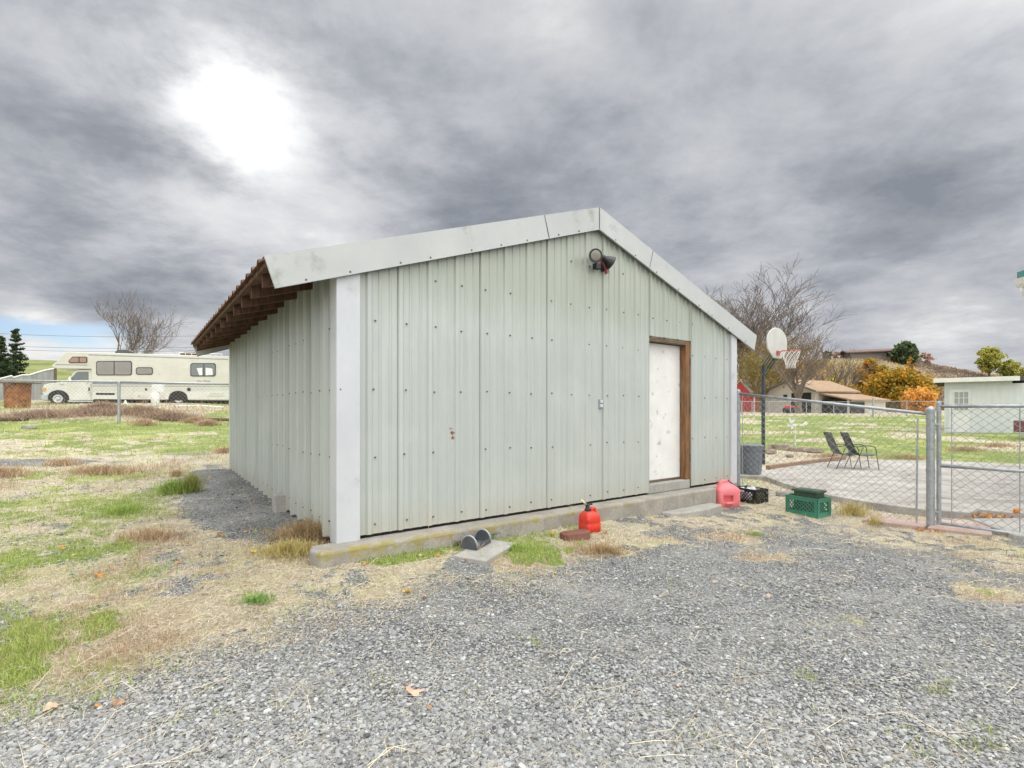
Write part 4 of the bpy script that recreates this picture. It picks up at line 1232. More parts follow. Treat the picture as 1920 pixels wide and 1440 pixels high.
for k in range(nn):
    for sgn in (1, -1):
        pts = []
        for i in range(rows + 1):
            f = i / rows; rad_ = .222 - .105 * sstep(f, 0, .85) - .0 * f; a = 2 * math.pi * (k + sgn * i * .5) / nn
            pts.append((rc + rad_ * math.cos(a), rad_ * math.sin(a), rz_ - .01 - .46 * f))
        mb.tube(pts, .0065, 4)
mb.build('net', M['net'], hoop, smooth=True)

# ================================================================== patio chairs
M['sling'] = mat('charcoal_sling_fabric', (.08, .085, .09), (.13, .135, .14), 60, .8)
M['chairmetal'] = mat('dark_green_black_tube', (.02, .026, .024), (.04, .046, .042), 12, .4)
def chair(loc, rz):
    e = empty('patio_chair', loc, rz, 'charcoal sling chair with thin dark arms', 'chair', 'sling chairs on the patio')
    # faces +x ; width along y .56
    hw = .25; prof = [(-.42, .97), (-.35, .80), (-.27, .60), (-.20, .46), (-.12, .385), (.0, .365), (.15, .375), (.27, .40), (.31, .385)]
    mb = MB()
    for a, b in zip(prof[:-1], prof[1:]): mb.quad((a[0], -hw, a[1]), (a[0], hw, a[1]), (b[0], hw, b[1]), (b[0], -hw, b[1]))
    mb.v = mb.v
    i0 = 4
    bk = MB(); st_ = MB()
    for j, (a, b) in enumerate(zip(prof[:-1], prof[1:])):
        (bk if j < i0 else st_).quad((a[0], -hw, a[1]), (a[0], hw, a[1]), (b[0], hw, b[1]), (b[0], -hw, b[1]))
    bk.build('backrest', M['sling'], e, solid=.008); st_.build('seat', M['sling'], e, solid=.008)
    for s_ in (-1, 1):
        y = s_ * hw
        mb = MB(); mb.tube([(x, y, z) for x, z in prof], .012, 8); mb.build('side_rail', M['chairmetal'], e, smooth=True)
        yy = s_ * (hw + .035)
        mb = MB(); mb.tube([(-.30, y, .62 - .0), (-.20, yy, .60), (-.05, yy, .63), (.12, yy, .635), (.23, yy, .60), (.27, yy, .52), (.275, yy, .42)], .011, 8); mb.build('armrest', M['chairmetal'], e, smooth=True)
        mb = MB(); mb.tube([(.275, yy, .43), (.30, yy, .25), (.34, yy, .0)], .011, 8); mb.build('leg', M['chairmetal'], e, smooth=True)
        mb = MB(); mb.tube([(-.05, yy, .60), (-.12, yy, .42), (-.20, yy, .22), (-.30, yy, .0)], .011, 8); mb.build('leg', M['chairmetal'], e, smooth=True)
    mb = MB(); mb.tube([(-.42, -hw, .97), (-.42, hw, .97)], .012, 8).tube([(.31, -hw, .385), (.31, hw, .385)], .012, 8); mb.build('cross_bar', M['chairmetal'], e, smooth=True)
    return e
ch = chair((8.16, 12.55, -.018), R(-10))
ch['label'] = 'charcoal sling patio chair further left, its back nearest the shed'
ch.scale = (.86, .86, .90); ch2 = copy_tree(ch); ch2.location = (8.50, 12.42, -.018); ch2.rotation_euler = (0, 0, R(-12))
ch2['label'] = 'charcoal sling patio chair further right, nearest the gate post'

# ================================================================== whirligig
X, Y, Z = 10.56, 19.0, hz(10.56, 19.0)
M['whitewood'] = mat('white_painted_wood', (.66, .66, .64), (.76, .76, .74), 5, .6)
wg = empty('weather_vane', (X, Y, Z), R(0), 'white bird shaped weather vane on a thin stake in the lawn', 'weather vane')
mb = MB(); mb.tube([(0, 0, -.1), (0, 0, .82)], .022, 8); mb.build('stake', M['whitewood'], wg)
mb = MB(); mb.prism([(-.16, 0, .80), (.28, 0, .80), (.40, 0, .90), (.46, 0, .88), (.44, 0, .78), (.25, 0, .74), (-.1, 0, .745)], (0, -.025, 0), (0, .025, 0)); mb.build('body', M['whitewood'], wg, bevel=.01)
for (a, l) in ((105, .26), (60, .20), (-75, .16), (200, .16)):
    mb = MB(); c_, s_ = math.cos(R(a)), math.sin(R(a)); b = (-.15, 0, .79)
    mb.prism([(b[0] - s_ * .015, -.04, b[2] + c_ * .015), (b[0] + s_ * .015, -.04, b[2] - c_ * .015), (b[0] + c_ * l + s_ * .05, -.04, b[2] + s_ * l - c_ * .05), (b[0] + c_ * l - s_ * .05, -.04, b[2] + s_ * l + c_ * .05)], (0, 0, 0), (0, .02, 0))
    mb.build('blade', M['whitewood'], wg)

# wooden edging and rubble beside the patio
M['timber'] = mat('weathered_timber', (.22, .13, .08), (.36, .24, .15), 6, .8, bump=.3, stretch=(.6, 5, 5))
mb = MB(); A = Vector((6.2, 12.35, 0)); B = Vector((9.75, 14.95, 0)); dd = (B - A).normalized(); nn_ = Vector((-dd.y, dd.x, 0)) * .05
mb.prism([tuple(A - nn_), tuple(B - nn_), tuple(B + nn_), tuple(A + nn_)], (0, 0, -.12), (0, 0, .07))
tag(mb.build('edging_timber', M['timber'], bevel=.01), 'weathered timber edging along the far left side of the patio', 'timber')
M['rubble'] = concrete_mat('brown_rubble', (.22, .17, .13), tint=(.36, .30, .25))
labs = ['largest brown rock of the rubble left of the patio chairs', 'brown rock at the left end of the rubble by the trash cans', 'low pinkish rock at the right end of the rubble', 'mossy brown rock in the middle of the rubble', 'small rock at the front of the rubble', 'small rock at the back of the rubble near the hoop pole']
for k, (px, py, s_) in enumerate([(1463, 842, .42), (1445, 850, .3), (1522, 848, .36), (1492, 846, .34), (1480, 857, .2), (1450, 838, .22)]):
    stone(px, py, s_, s_ * .6, s_ * .55, k, labs[k], 20 + k, M['rubble'], 'rocks of the rubble heap')

# ================================================================== neighbour house corner, right edge
hs = empty('house', (8.86, 9.0, 0), 0, 'corner of a white house with white gutter and green roof at the right edge', 'house')
M['housewhite'] = mat('white_house_paint', (.68, .68, .66), (.76, .76, .74), 3, .5)
M['greenroof'] = mat('green_roof_metal', (.03, .12, .11), (.05, .17, .15), 6, .5)
ez = 3.66
MB().box(.95, 8.0, -8.0, -.55, -.3, ez - .25).build('wall', M['housewhite'], hs)
mb = MB(); mb.prism([(.0, .0, ez + .06), (.12, .0, ez + .06), (.12, .0, ez - .10), (.07, .0, ez - .10), (.03, 0, ez - .04)], (0, -8.5, 0), (0, 0, 0)); mb.build('gutter', M['housewhite'], hs)
MB().box(.10, .9, -8.4, -.02, ez - .16, ez - .10).build('soffit', M['housewhite'], hs)
mb = MB(); mb.prism([(.125, -.03, ez + .05), (4.5, -.03, ez + 1.5), (4.5, -.03, ez + 1.3), (.125, -.03, ez - .13)], (0, 0, 0), (0, .03, 0)); mb.build('fascia', M['housewhite'], hs)
mb = MB(); mb.prism([(.10, .02, ez + .09), (4.5, .02, ez + 1.56), (8.9, .02, ez + .09), (8.9, .02, ez + .03), (4.5, .02, ez + 1.50), (.10, .02, ez + .03)], (0, -8.6, 0), (0, 0, 0)); mb.build('roof', M['greenroof'], hs)
mb = MB(); mb.prism([(.115, 0, ez + .07), (.115, 0, ez + .20), (4.5, 0, ez + 1.68), (4.5, 0, ez + 1.52)], (0, .022, 0), (0, .05, 0)); mb.build('barge_board', M['greenroof'], hs)
mb = MB(); mb.tube([(.10, -.06, ez - .09), (.13, -.06, ez - .2), (.22, -.07, ez - .33), (.42, -.30, ez - .45), (.85, -.60, ez - .6), (.9, -.62, ez - 3.4)], .04, 8); mb.build('downspout', M['housewhite'], hs, smooth=True)

# ================================================================== white garden shed at right
WL = (20.8, 24.5); WR = (22.58, 22.99); wa = math.atan2(WR[1] - WL[1], WR[0] - WL[0]); wl = math.hypot(WR[0] - WL[0], WR[1] - WL[1])
WF = Frame(WL[0], WL[1], wa, .32)
ws = WF.empty('garden_shed', 'small white flat roofed shed with a nine pane door beyond the lawn', 'shed')
M['palesiding'] = mat('pale_painted_plywood', (.60, .625, .64), (.67, .69, .70), 2, .7, stretch=(4, 4, .6))
ht = WF.pl(1790, 716)[1]
fx = wl
mb = MB(); mb.box(0, fx, 0, 3.0, -.2, ht - .02); mb.build('wall', M['palesiding'], ws)
mb = MB(); mb.prism([(-.38, -.35, ht), (fx + .2, -.35, ht), (fx + 1.4, 3.2, ht - .1), (-.25, 3.2, ht - .1)], (0, 0, -.0), (0, 0, .17)); mb.build('roof', M['dark'], ws)
mb = MB(); mb.box(-.40, fx + .22, -.375, -.352, ht - .03, ht + .175); mb.build('fascia', M['housewhite'], ws)
MB().box(fx + .003, fx + 1.1, .25, 2.9, -.2, ht - .12).build('side_wing', M['palesiding'], ws)
x0, z1 = WF.pl(1781, 731); x1, _ = WF.pl(1819, 731); z0 = WF.pl(1800, 811)[1]
z0 = max(z0, .03)
dr2 = MB().box(x0, x1, -.045, .01, z0, z1).build('door', M['whitewood'], ws)
wx0, wz1 = WF.pl(1789, 735); wx1, wz0 = WF.pl(1816, 769)
M['pane'] = glassmat('grey_window_pane', (.30, .32, .33), .15)
MB().box(wx0, wx1, -.05, -.046, wz0, wz1).build('window', M['pane'], dr2)
mb = MB()
for i in range(4): x = wx0 + (wx1 - wx0) * i / 3; mb.box(x - .012, x + .012, -.066, -.051, wz0, wz1)
for i in range(4): z = wz0 + (wz1 - wz0) * i / 3; mb.box(wx0, wx1, -.069, -.0665, z - .012, z + .012)
mb.build('muntins', M['whitewood'], dr2)
mb = MB(); mb.box(x0 - .07, x0 - .004, -.055, .01, z0, z1 + .06).box(x1 + .004, x1 + .05, -.055, .01, z0, z1 + .06).box(x0 - .004, x1 + .004, -.055, .01, z1 + .004, z1 + .06); mb.build('door_frame', M['palesiding'], ws)
kx, kz = WF.pl(1782.5, 775)
MB().lathe([(.03, -.07), (.03, -.10)], (kx + .04, 0, kz), 8, 'y').build('door_knob', M['black'], dr2)
MB().box(-.1, fx + .1, -.9, -.02, -.10, .01).build('deck', M['concrete'], ws)
# dark wheeled cart beside it
X, Y = (1919 - 960) / F * 20.5, 20.5; Z = hz(X, Y)
ct = empty('garden_cart', (X, Y, Z), 0, 'dark red garden cart with black wheels right of the garden shed', 'cart')
M['maroon'] = mat('maroon_paint', (.14, .04, .04), (.20, .07, .07), 6, .6)
MB().box(-.12, .9, -.3, .3, .28, .75).build('body', M['maroon'], ct, bevel=.02)
for x in (-.05, .75):
    mb = MB(); mb.tube([(x + .2 * math.cos(a), -.34, .2 + .2 * math.sin(a)) for a in np.linspace(0, 2 * math.pi, 18, endpoint=False)], .05, 8, closed=True); mb.build('wheel', M['black'], ct, smooth=True)
mb = MB(); mb.tube([(-.1, -.2, .3), (-.42, -.35, .18)], .02, 6); mb.build('handle', M['galv'], ct)

# ================================================================== tan garage
GR = (32.5, 54.6); GL = (30.1, 60.5); ga_ = math.atan2(GR[1] - GL[1], GR[0] - GL[0])
GF = Frame(GL[0], GL[1], ga_, 1.05)      # local x from GL to GR, local y away to the right/back
gw = math.hypot(GR[0] - GL[0], GR[1] - GL[1])
gar = GF.empty('garage', 'tan gabled garage with orange brown roof and dark open bays beyond the lawn', 'garage')
M['tan'] = mat('tan_stucco', (.52, .48, .42), (.58, .54, .48), 1, .8)
M['orangeroof'] = mat('orange_brown_shingles', (.28, .18, .115), (.38, .26, .17), 2, .85, stretch=(1, 1, 6), c3=(.22, .14, .09), sc3=5)
M['tealtrim'] = mat('dark_teal_trim', (.10, .13, .12), (.15, .18, .17), 5, .6)
eh = 2.42; ph = 3.62; Lg = 6.2
mb = MB(); mb.prism([(0, 0, -.4), (gw, 0, -.4), (gw, 0, eh), (gw / 2, 0, ph - .05), (0, 0, eh)], (0, 0, 0), (0, .2, 0))
mb.box(0, .2, .2, Lg, -.4, eh - .05).box(gw - .2, gw, .2, Lg, -.4, eh - .05).box(.2, gw - .2, Lg - .2, Lg, -.4, eh)
mb.build('wall', M['tan'], gar)
sl_ = (ph - eh) / (gw / 2)
for a, b in ((-.45, gw / 2), (gw / 2, gw + .45)):
    fz = lambda x: ph - abs(x - gw / 2) * sl_
    mb = MB(); mb.prism([(a, -.45, fz(a)), (b, -.45, fz(b)), (b, -.45, fz(b) + .14), (a, -.45, fz(a) + .14)], (0, 0, 0), (0, Lg + .9, 0)); rf = mb.build('roof', M['orangeroof'], gar)
    mb = MB(); mb.prism([(a, -.50, fz(a) - .06), (b, -.50, fz(b) - .06), (b, -.50, fz(b) + .13), (a, -.50, fz(a) + .13)], (0, 0, 0), (0, .045, 0)); mb.build('barge_board', M['tealtrim'], rf)
def gpl(px, py, yl=0): return GF.pl(px, py, yl)
xa, za = gpl(1484, 737); xb, _ = gpl(1521, 737)
MB().box(xa, xb, -.02, .03, -.1, min(za, 2.25)).build('bay_opening', M['dark'], gar)
xa, za = gpl(1469, 740); xb, zb2 = gpl(1476, 743)
MB().box(xa, xb, -.03, -.005, zb2 - .3, za).build('window', M['dark'], gar)
mb = MB(); mb.tube([(2.6, 3.4, ph + .0), (2.6, 3.4, ph + .75)], .28, 8); mb.build('chimney', M['concrete'], gar)
# lean-to on the right flank : local x beyond gw
mb = MB(); Y0, Y1 = .5, 6.6
mb.prism([(gw + .2, Y0, eh - .42), (gw + 3.6, Y0, eh - 1.15), (gw + 3.6, Y0, eh - 1.01), (gw + .2, Y0, eh - .28)], (0, 0, 0), (0, Y1 - Y0, 0)); mb.build('porch_roof', M['orangeroof'], gar)
MB().box(gw + .3, gw + 3.2, Y0 + 2.6, Y1 - .2, -.5, eh - .95).build('lean_to_wall', M['tan'], gar)
MB().box(gw + .05, gw + 3.2, Y0 + .5, Y0 + 2.55, -.3, eh - 1.0).build('dark_bay', M['dark'], gar)
mb = MB(); mb.box(gw + 3.05, gw + 3.2, Y0 + .1, Y0 + .25, -.4, eh - 1.0); mb.build('porch_post', M['tan'], gar)
# mower
X, Y, Z = 29.7, 54.0, hz(29.7, 54)
mw = empty('mower', (X, Y, Z), R(20), 'red ride on mower parked in front of the tan garage', 'mower')
MB().box(-.7, .5, -.4, .4, .35, .8).build('hood', M['redplastic'], mw, bevel=.1)
MB().box(.1, .5, -.3, .3, .82, 1.25).build('seat', M['black'], mw, bevel=.05)
for x in (-.5, .45): MB().lathe([(.3, -.5), (.3, .5)], (x, 0, .3), 12, 'y').build('wheels', M['black'], mw)

# red barn
X, Y = (1407 - 960) / F * 68, 68
barn = empty('barn', (X, Y, 1.1), R(20), 'red barn with grey roof and white trimmed window left of the tan garage', 'barn')
M['barnred'] = mat('barn_red', (.38, .035, .035), (.46, .06, .055), 3, .7, stretch=(4, 4, .5))
M['greyshingle'] = mat('grey_brown_shingles', (.20, .17, .15), (.28, .25, .22), 3, .9)
mb = MB(); mb.prism([(-1.6, -1.5, -.5), (-1.6, 1.9, -.5), (-1.6, 1.9, 2.6), (-1.6, .2, 4.2), (-1.6, -1.5, 2.6)], (0, 0, 0), (3.4, 0, 0)); mb.build('wall', M['barnred'], barn)
for s_ in (-1, 1):
    mb = MB(); mb.prism([(-1.8, .2, 4.25), (-1.8, .2, 4.4), (-1.8, .2 + s_ * 2.0, 2.55), (-1.8, .2 + s_ * 2.0, 2.40)], (0, 0, 0), (3.8, 0, 0)); mb.build('roof', M['greyshingle'], barn)
mb = MB(); mb.tube([(-1.62, -1.6, 2.6), (-1.62, .2, 4.2), (-1.62, 2.0, 2.6)], .09, 4); mb.build('white_trim', M['whitewood'], barn)
w_ = MB().box(.25, 1.15, -1.56, -1.505, 1.1, 2.1).build('window', M['whitewood'], barn)
MB().box(.4, 1.0, -1.58, -1.565, 1.25, 1.95).build('pane', M['pane'], w_)
MB().box(-1.0, -.8, -1.56, -1.505, -.4, 2.3).build('door_trim', M['whitewood'], barn)

# hill house
X, Y = (1640 - 960) / F * 168, 168
zc = float(fz_right(np.array([X]), np.array([Y]))[0])
hh_ = empty('hill_house', (X, Y, zc + .5), R(-12), 'long low brown house on top of the hill', 'house')
MB().box(-7.5, 6.5, -2, 4, -1.5, 1.9).build('wall', M['greyshingle'], hh_)
mb = MB(); mb.prism([(-9.5, -3.2, 1.55), (9, -3.2, 2.0), (8.6, 1, 3.0), (-9.2, 1, 2.6)], (0, 0, -.12), (0, 0, .2)); mb.prism([(-9.2, 1, 2.6), (8.6, 1, 3.0), (9, 5, 2.0), (-9.5, 5, 1.6)], (0, 0, -.12), (0, 0, .2)); mb.build('roof', mat('brown_roof', (.13, .085, .075), (.19, .13, .11), 2, .9), hh_)
MB().box(2.5, 5.5, -2.15, -2.02, .2, 1.4).build('window', M['dark'], hh_)
MB().box(7.5, 7.9, -2.8, -2.4, -1.5, 1.7).build('porch_post', M['whitewood'], hh_)

# far field fence behind the lawn
fb = empty('field_fence', (0, 0, 0), 0, 'low chain link fence along the far edge of the lawn', 'fence')
pts = [((px - 960) / F * Y_, Y_) for px, Y_ in ((1330, 47), (1390, 47.2), (1410, 47.3), (1442, 47.5), (1482, 47.5), (1512, 47.3), (1538, 47), (1563, 46.5), (1637, 38), (1700, 42), (1760, 44), (1830, 45), (1920, 45.5), (2040, 46))]
segs = []
for k, (x, y) in enumerate(pts):
    z = hz(x, y); big = (k == 8)
    post_obj(x, y, z - .2, z + (1.5 if big else 1.25), .055 if big else .04, fb, cap=False)
    if k:
        xp, yp = pts[k - 1]; zp = hz(xp, yp)
        MB().tube([(xp, yp, zp + 1.2), (x, y, z + 1.2)], .025, 6).build('top_rail', M['galv'], fb)
        segs += zigzag(None, (xp, yp), (x, y), zp + .05, z + .05, zp + 1.2, z + 1.2, w=.1, h=.2, r=.003)
segmesh('wire_mesh', segs, M['wire'], fb)

# ================================================================== left chain link fence
fl_ = empty('chain_link_fence', (0, 0, 0), 0, 'long chain link fence on the left in front of the motorhome', 'fence')
lp = [(-40, 18.0), (-34, 18.0), (-28, 18.1), (-21.3, 18.15), (-14.2, 18.4), (-11.05, 20.0), (-6.5, 22.2), (-2, 24.5)]
zt = [2.62, 2.58, 2.56, 2.51, 2.425, 2.42, 2.4, 2.4]
segs = []
for k, (x, y) in enumerate(lp):
    z = hz(x, y); post_obj(x, y, z - .3, zt[k] - (0 if k % 2 else .0), .05, fl_, cap=True)
    if k:
        xp, yp = lp[k - 1]; zp = hz(xp, yp)
        MB().tube([(xp, yp, zt[k - 1]), (x, y, zt[k])], .027, 8).build('top_rail', M['galv'], fl_, smooth=True)
        segs += zigzag(None, (xp, yp), (x, y), zp + .05, z + .05, zt[k - 1], zt[k], w=.07, h=.14, r=.0026)
segmesh('wire_mesh', segs, M['wire'], fl_)

# ================================================================== motorhome
A = (-27.34, 29.5); B = (-18.1, 32.9)
ra = math.atan2(B[1] - A[1], B[0] - A[0]); RF = Frame(A[0], A[1], ra, 0)
GZ = 1.84
rv = empty('motorhome', (A[0], A[1], 0), ra, 'cream motorhome with overcab bunk and thin grey stripes parked behind the fence', 'motorhome')
def q5(zx, zy): return 60 + zx / 5.0526, 640 + zy / 5.0526     # enlarged crop to photo
def rp(zx, zy, yl=0.0): return RF.pl(*q5(zx, zy), yl)
def rpoly(pts, yl=0.0): return [(lambda c: (c[0], yl, c[1]))(rp(x, y, yl)) for x, y in pts]
M['cream'] = mat('cream_rv_siding', (.60, .59, .54), (.68, .67, .62), .8, .45, c3=(.52, .48, .40), sc3=1.5, lo3=.6, hi3=.8)
def rvmat():
    m = M['cream']; t = m.node_tree; q = NT(t); b = [n for n in t.nodes if n.type == 'BSDF_PRINCIPLED'][0]
    co = q.n('ShaderNodeTexCoord').outputs['Object']
    w = q.n('ShaderNodeTexWave', {'Vector': co, 'Scale': 2.2, 'Distortion': 0.0}, bands_direction='Z', wave_profile='SAW')
    bn = q.n('ShaderNodeBump', {'Strength': .8, 'Distance': .03, 'Height': w.outputs[0]}); t.links.new(bn.outputs[0], b.inputs['Normal'])
rvmat()
M['rvwhite'] = mat('rv_white_paint', (.58, .57, .53), (.66, .65, .61), 1.2, .35, c3=(.42, .38, .31), sc3=2.2, lo3=.55, hi3=.75)
M['rvgrey'] = mat('rv_grey_stripe', (.17, .20, .24), (.24, .27, .31), 3, .5)
M['rubber'] = mat('tyre_rubber', (.018, .018, .019), (.035, .035, .036), 9, .8)
M['chrome'] = mat('brushed_wheel_cover', (.45, .46, .48), (.62, .63, .65), 9, .3, .7)
M['amber'] = mat('amber_lamp', (.65, .28, .04), (.75, .36, .06), 9, .3)
M['curtain'] = glassmat('curtained_window', (.21, .195, .185), .3)
M['darkglass'] = glassmat('dark_window_glass', (.10, .12, .12), .06)
WD = 2.35
body = rpoly([(186, 225), (230, 195), (322, 98), (1560, 132), (1868, 140), (1875, 560), (572, 548), (560, 262), (230, 258), (195, 245)])
mb = MB(); mb.prism(body, (0, 0, 0), (0, WD, 0)); mb.build('body', M['cream'], rv, bevel=.03)
cab = rpoly([(98, 440), (110, 412), (150, 400), (300, 380), (352, 352), (395, 290), (430, 270), (585, 265), (585, 560), (345, 560), (330, 500), (290, 476), (235, 468), (190, 482), (160, 512), (148, 520), (100, 500)], .14)
mb = MB(); mb.prism(cab, (0, 0, 0), (0, WD - .28, 0)); mb.build('cab', M['rvwhite'], rv, bevel=.03)
def plate(name, pts, y0, y1, m, parent=rv, bev=0):
    mb = MB(); P = rpoly(pts, y0); mb.prism([(p[0], 0, p[2]) for p in P], (0, y0, 0), (0, y1, 0)); return mb.build(name, m, parent, bevel=bev)
def rrect(x0, y0, x1, y1, c=14): return [(x0 + c, y0), (x1 - c, y0), (x1, y0 + c), (x1, y1 - c), (x1 - c, y1), (x0 + c, y1), (x0, y1 - c), (x0, y0 + c)]
def rwin(x0, y0, x1, y1, m, mull=None, slant=0):
    P = rrect(x0, y0, x1, y1); 
    if slant: P = [(x0 + 38, y0), (x1 - 10, y0), (x1, y0 + 10), (x1, y1 - 10), (x1 - 10, y1), (x0 + 12, y1), (x0, y1 - 14), (x0 + 4, y1 - 24)]
    w = plate('window', P, -.035, -.002, M['black'])
    cx_, cy_ = (x0 + x1) / 2, (y0 + y1) / 2; ins = [((x - cx_) * (1 - 14 / (x1 - x0)) + cx_, (y - cy_) * (1 - 14 / (y1 - y0)) + cy_) for x, y in P]
    plate('pane', ins, -.042, -.036, m, w)
    if mull: plate('mullion', [(mull - 4, y0 + 6), (mull + 4, y0 + 6), (mull + 4, y1 - 6), (mull - 4, y1 - 6)], -.05, -.043, M['black'], w)
rwin(608, 186, 946, 322, M['curtain'], 778)
rwin(984, 246, 1144, 316, M['curtain'])
rwin(1500, 207, 1740, 332, M['darkglass'], 1628)
rwin(344, 146, 522, 205, mat('brown_curtain', (.26, .16, .12), (.34, .22, .17), 5, .4), 446, slant=1)
plate('curtain', [(1560, 255), (1612, 250), (1615, 320), (1585, 322)], -.0435, -.0425, M['whiteplastic'])
plate('curtain', [(1645, 250), (1708, 258), (1712, 318), (1645, 322)], -.0435, -.0425, M['whiteplastic'])
plate('stripe', [(535, 124), (1858, 168), (1858, 175), (535, 131)], -.012, -.002, M['rvgrey'])
plate('stripe', [(222, 216), (522, 222), (522, 228), (222, 222)], -.012, -.002, M['rvgrey'])
plate('stripe', [(572, 384), (1872, 400), (1872, 412), (572, 406)], -.012, -.002, M['rvgrey'])
plate('stripe', [(572, 420), (1872, 424), (1872, 427), (572, 426)], -.010, -.002, M['rvgrey'])
plate('door_stripe', [(352, 402), (560, 404), (560, 436), (398, 436), (372, 425)], .125, .138, M['rvgrey'])
plate('skirt', [(572, 482), (1300, 482), (1300, 548), (572, 548)], -.016, -.002, M['rvwhite'])
plate('skirt', [(1470, 476), (1872, 468), (1872, 552), (1470, 545)], -.016, -.002, M['rvwhite'])
cg = plate('cab_window', [(368, 352), (418, 296), (440, 288), (532, 288), (532, 362), (368, 366)], .10, .138, M['darkglass'])
dd_ = plate('cab_door', [(342, 388), (556, 388), (556, 555), (350, 555), (342, 500)], .118, .1375, M['rvwhite'], bev=.01)
plate('door_handle', [(534, 436), (546, 436), (546, 468), (534, 468)], .09, .117, M['black'], dd_)
plate('mirror', [(342, 345), (362, 328), (368, 372), (348, 376)], -.02, .10, M['housewhite'], bev=.02)
plate('headlight', [(102, 440), (130, 440), (126, 470), (104, 474)], .10, .138, M['amber'])
plate('bumper', [(78, 522), (86, 508), (148, 502), (150, 560), (100, 562), (80, 545)], .05, WD - .05, mat('silver_bumper', (.35, .36, .39), (.45, .46, .49), 5, .35), bev=.04)
plate('vent_grille', [(605, 488), (782, 490), (782, 508), (605, 506)], -.03, -.017, M['dark'])
plate('badge', [(262, 408), (304, 408), (304, 414), (262, 414)], .125, .138, M['rvgrey'])
for (x0, y0, x1, y1) in ((845, 435, 958, 535), (996, 502, 1096, 535), (1204, 488, 1258, 536), (1686, 486, 1815, 524)):
    c_ = plate('hatch', [(x0, y0), (x1, y0), (x1, y1), (x0, y1)], -.030, -.0175, M['cream'], bev=.01)
plate('hatch_latch', [(1010, 512), (1016, 512), (1016, 526), (1010, 526)], -.045, -.031, M['black'])
plate('socket', [(1070, 445), (1090, 445), (1090, 466), (1070, 466)], -.02, -.002, M['dark'])
cx_, cz_ = rp(1487, 455)
MB().lathe([(.105, -.03), (.105, -.002)], (cx_, 0, cz_), 16, 'y').build('round_vent', M['dark'], rv)
def wheel(zx, zy, rr_, y0):
    x, z = rp(zx, zy, y0)
    e = MB(); e.lathe([(rr_ * .62, 0), (rr_ * .95, .0), (rr_, .04), (rr_, .22), (rr_ * .95, .26)], (x, y0, z), 28, 'y'); w = e.build('wheel', M['rubber'], rv)
    e = MB(); e.lathe([(rr_ * .12, -.05), (rr_ * .25, -.045), (rr_ * .3, .0), (rr_ * .5, -.015), (rr_ * .6, -.01), (rr_ * .62, .02)], (x, y0, z), 24, 'y'); e.build('wheel_cover', M['chrome'], w)
    return x, z
for (zx, zy) in ((245, 545), (1388, 547)):
    x, z = rp(zx, zy, .06)
    wheel(zx, zy, .40, .06); wheel(zx, zy, .40, WD - .32)
    # dark wheel arch
    P = [(x + .52 * math.cos(a), 0, z + .0 + .52 * math.sin(a)) for a in np.linspace(-.15, math.pi + .15, 18)]
    yy = (.10 if zx < 500 else -.020)
    mb = MB(); mb.prism(P, (0, yy, 0), (0, yy + .03, 0)); mb.build('wheel_arch', M['dark'], rv)
mb = MB(); xu, zu = rp(600, 552); xv, zv = rp(1860, 556)
mb.box(xu, xv, .25, WD - .25, zu - .28, zu - .01); mb.build('underbody', M['dark'], rv)
plate('running_board', [(350, 562), (578, 564), (578, 574), (350, 574)], -.02, .3, M['chrome'])
def roofbox(name, x0, x1, z1, m, y0=.8, y1=1.6, base=112):
    P0 = rp(x0, base + 8, y0); P1_ = rp(x1, base + 8, y0); zt2 = rp(x0, z1, y0)[1]
    P = [(P0[0], P0[1]), (P1_[0], P1_[1]), (P1_[0] - .05, zt2 - .08), (P1_[0] - .15, zt2), (P0[0] + .25, zt2), (P0[0], zt2 - .14)]
    mb = MB(); mb.prism([(x, 0, z) for x, z in P], (0, y0, 0), (0, y1, 0)); return mb.build(name, m, rv, bevel=.03)
roofbox('air_conditioner', 786, 936, 74, mat('dark_grey_shroud', (.05, .05, .048), (.09, .09, .085), 6, .6))
roofbox('roof_rack', 1400, 1580, 97, M['oldwood'], 1.2, 1.9, 118)
xr0, zr0 = rp(1395, 122, .2); xr1, _ = rp(1800, 140, .2)
mb = MB(); mb.tube([(xr0, .2, zr0 + .10), (xr1, .2, zr0 + .10)], .02, 6)
for k in range(8): x = xr0 + (xr1 - xr0) * k / 7; mb.tube([(x, .2, zr0 - .1), (x, .2, zr0 + .10)], .015, 5)
mb.build('roof_rail', M['housewhite'], rv)
# lettering
cu = bpy.data.curves.new('lettering', 'FONT'); cu.body = 'Four Winds'; cu.size = .17; cu.shear = .4; cu.extrude = .002; cu.space_character = 1.15
to = bpy.data.objects.new('lettering_tmp', cu); col.objects.link(to)
bpy.context.view_layer.update()
me = bpy.data.meshes.new_from_object(to.evaluated_get(bpy.context.evaluated_depsgraph_get())); bpy.data.objects.remove(to)
me.materials.clear(); me.materials.append(M['black']); lo = bpy.data.objects.new('lettering', me); col.objects.link(lo); lo.parent = rv
lx, lz = rp(1562, 381); lo.location = (lx, -.006, lz); lo.rotation_euler = (R(90), 0, 0)
lx2, _ = rp(1688, 381); bpy.context.view_layer.update(); lo.scale = ((lx2 - lx) / max(lo.dimensions.x, .01),) * 2 + (1,)

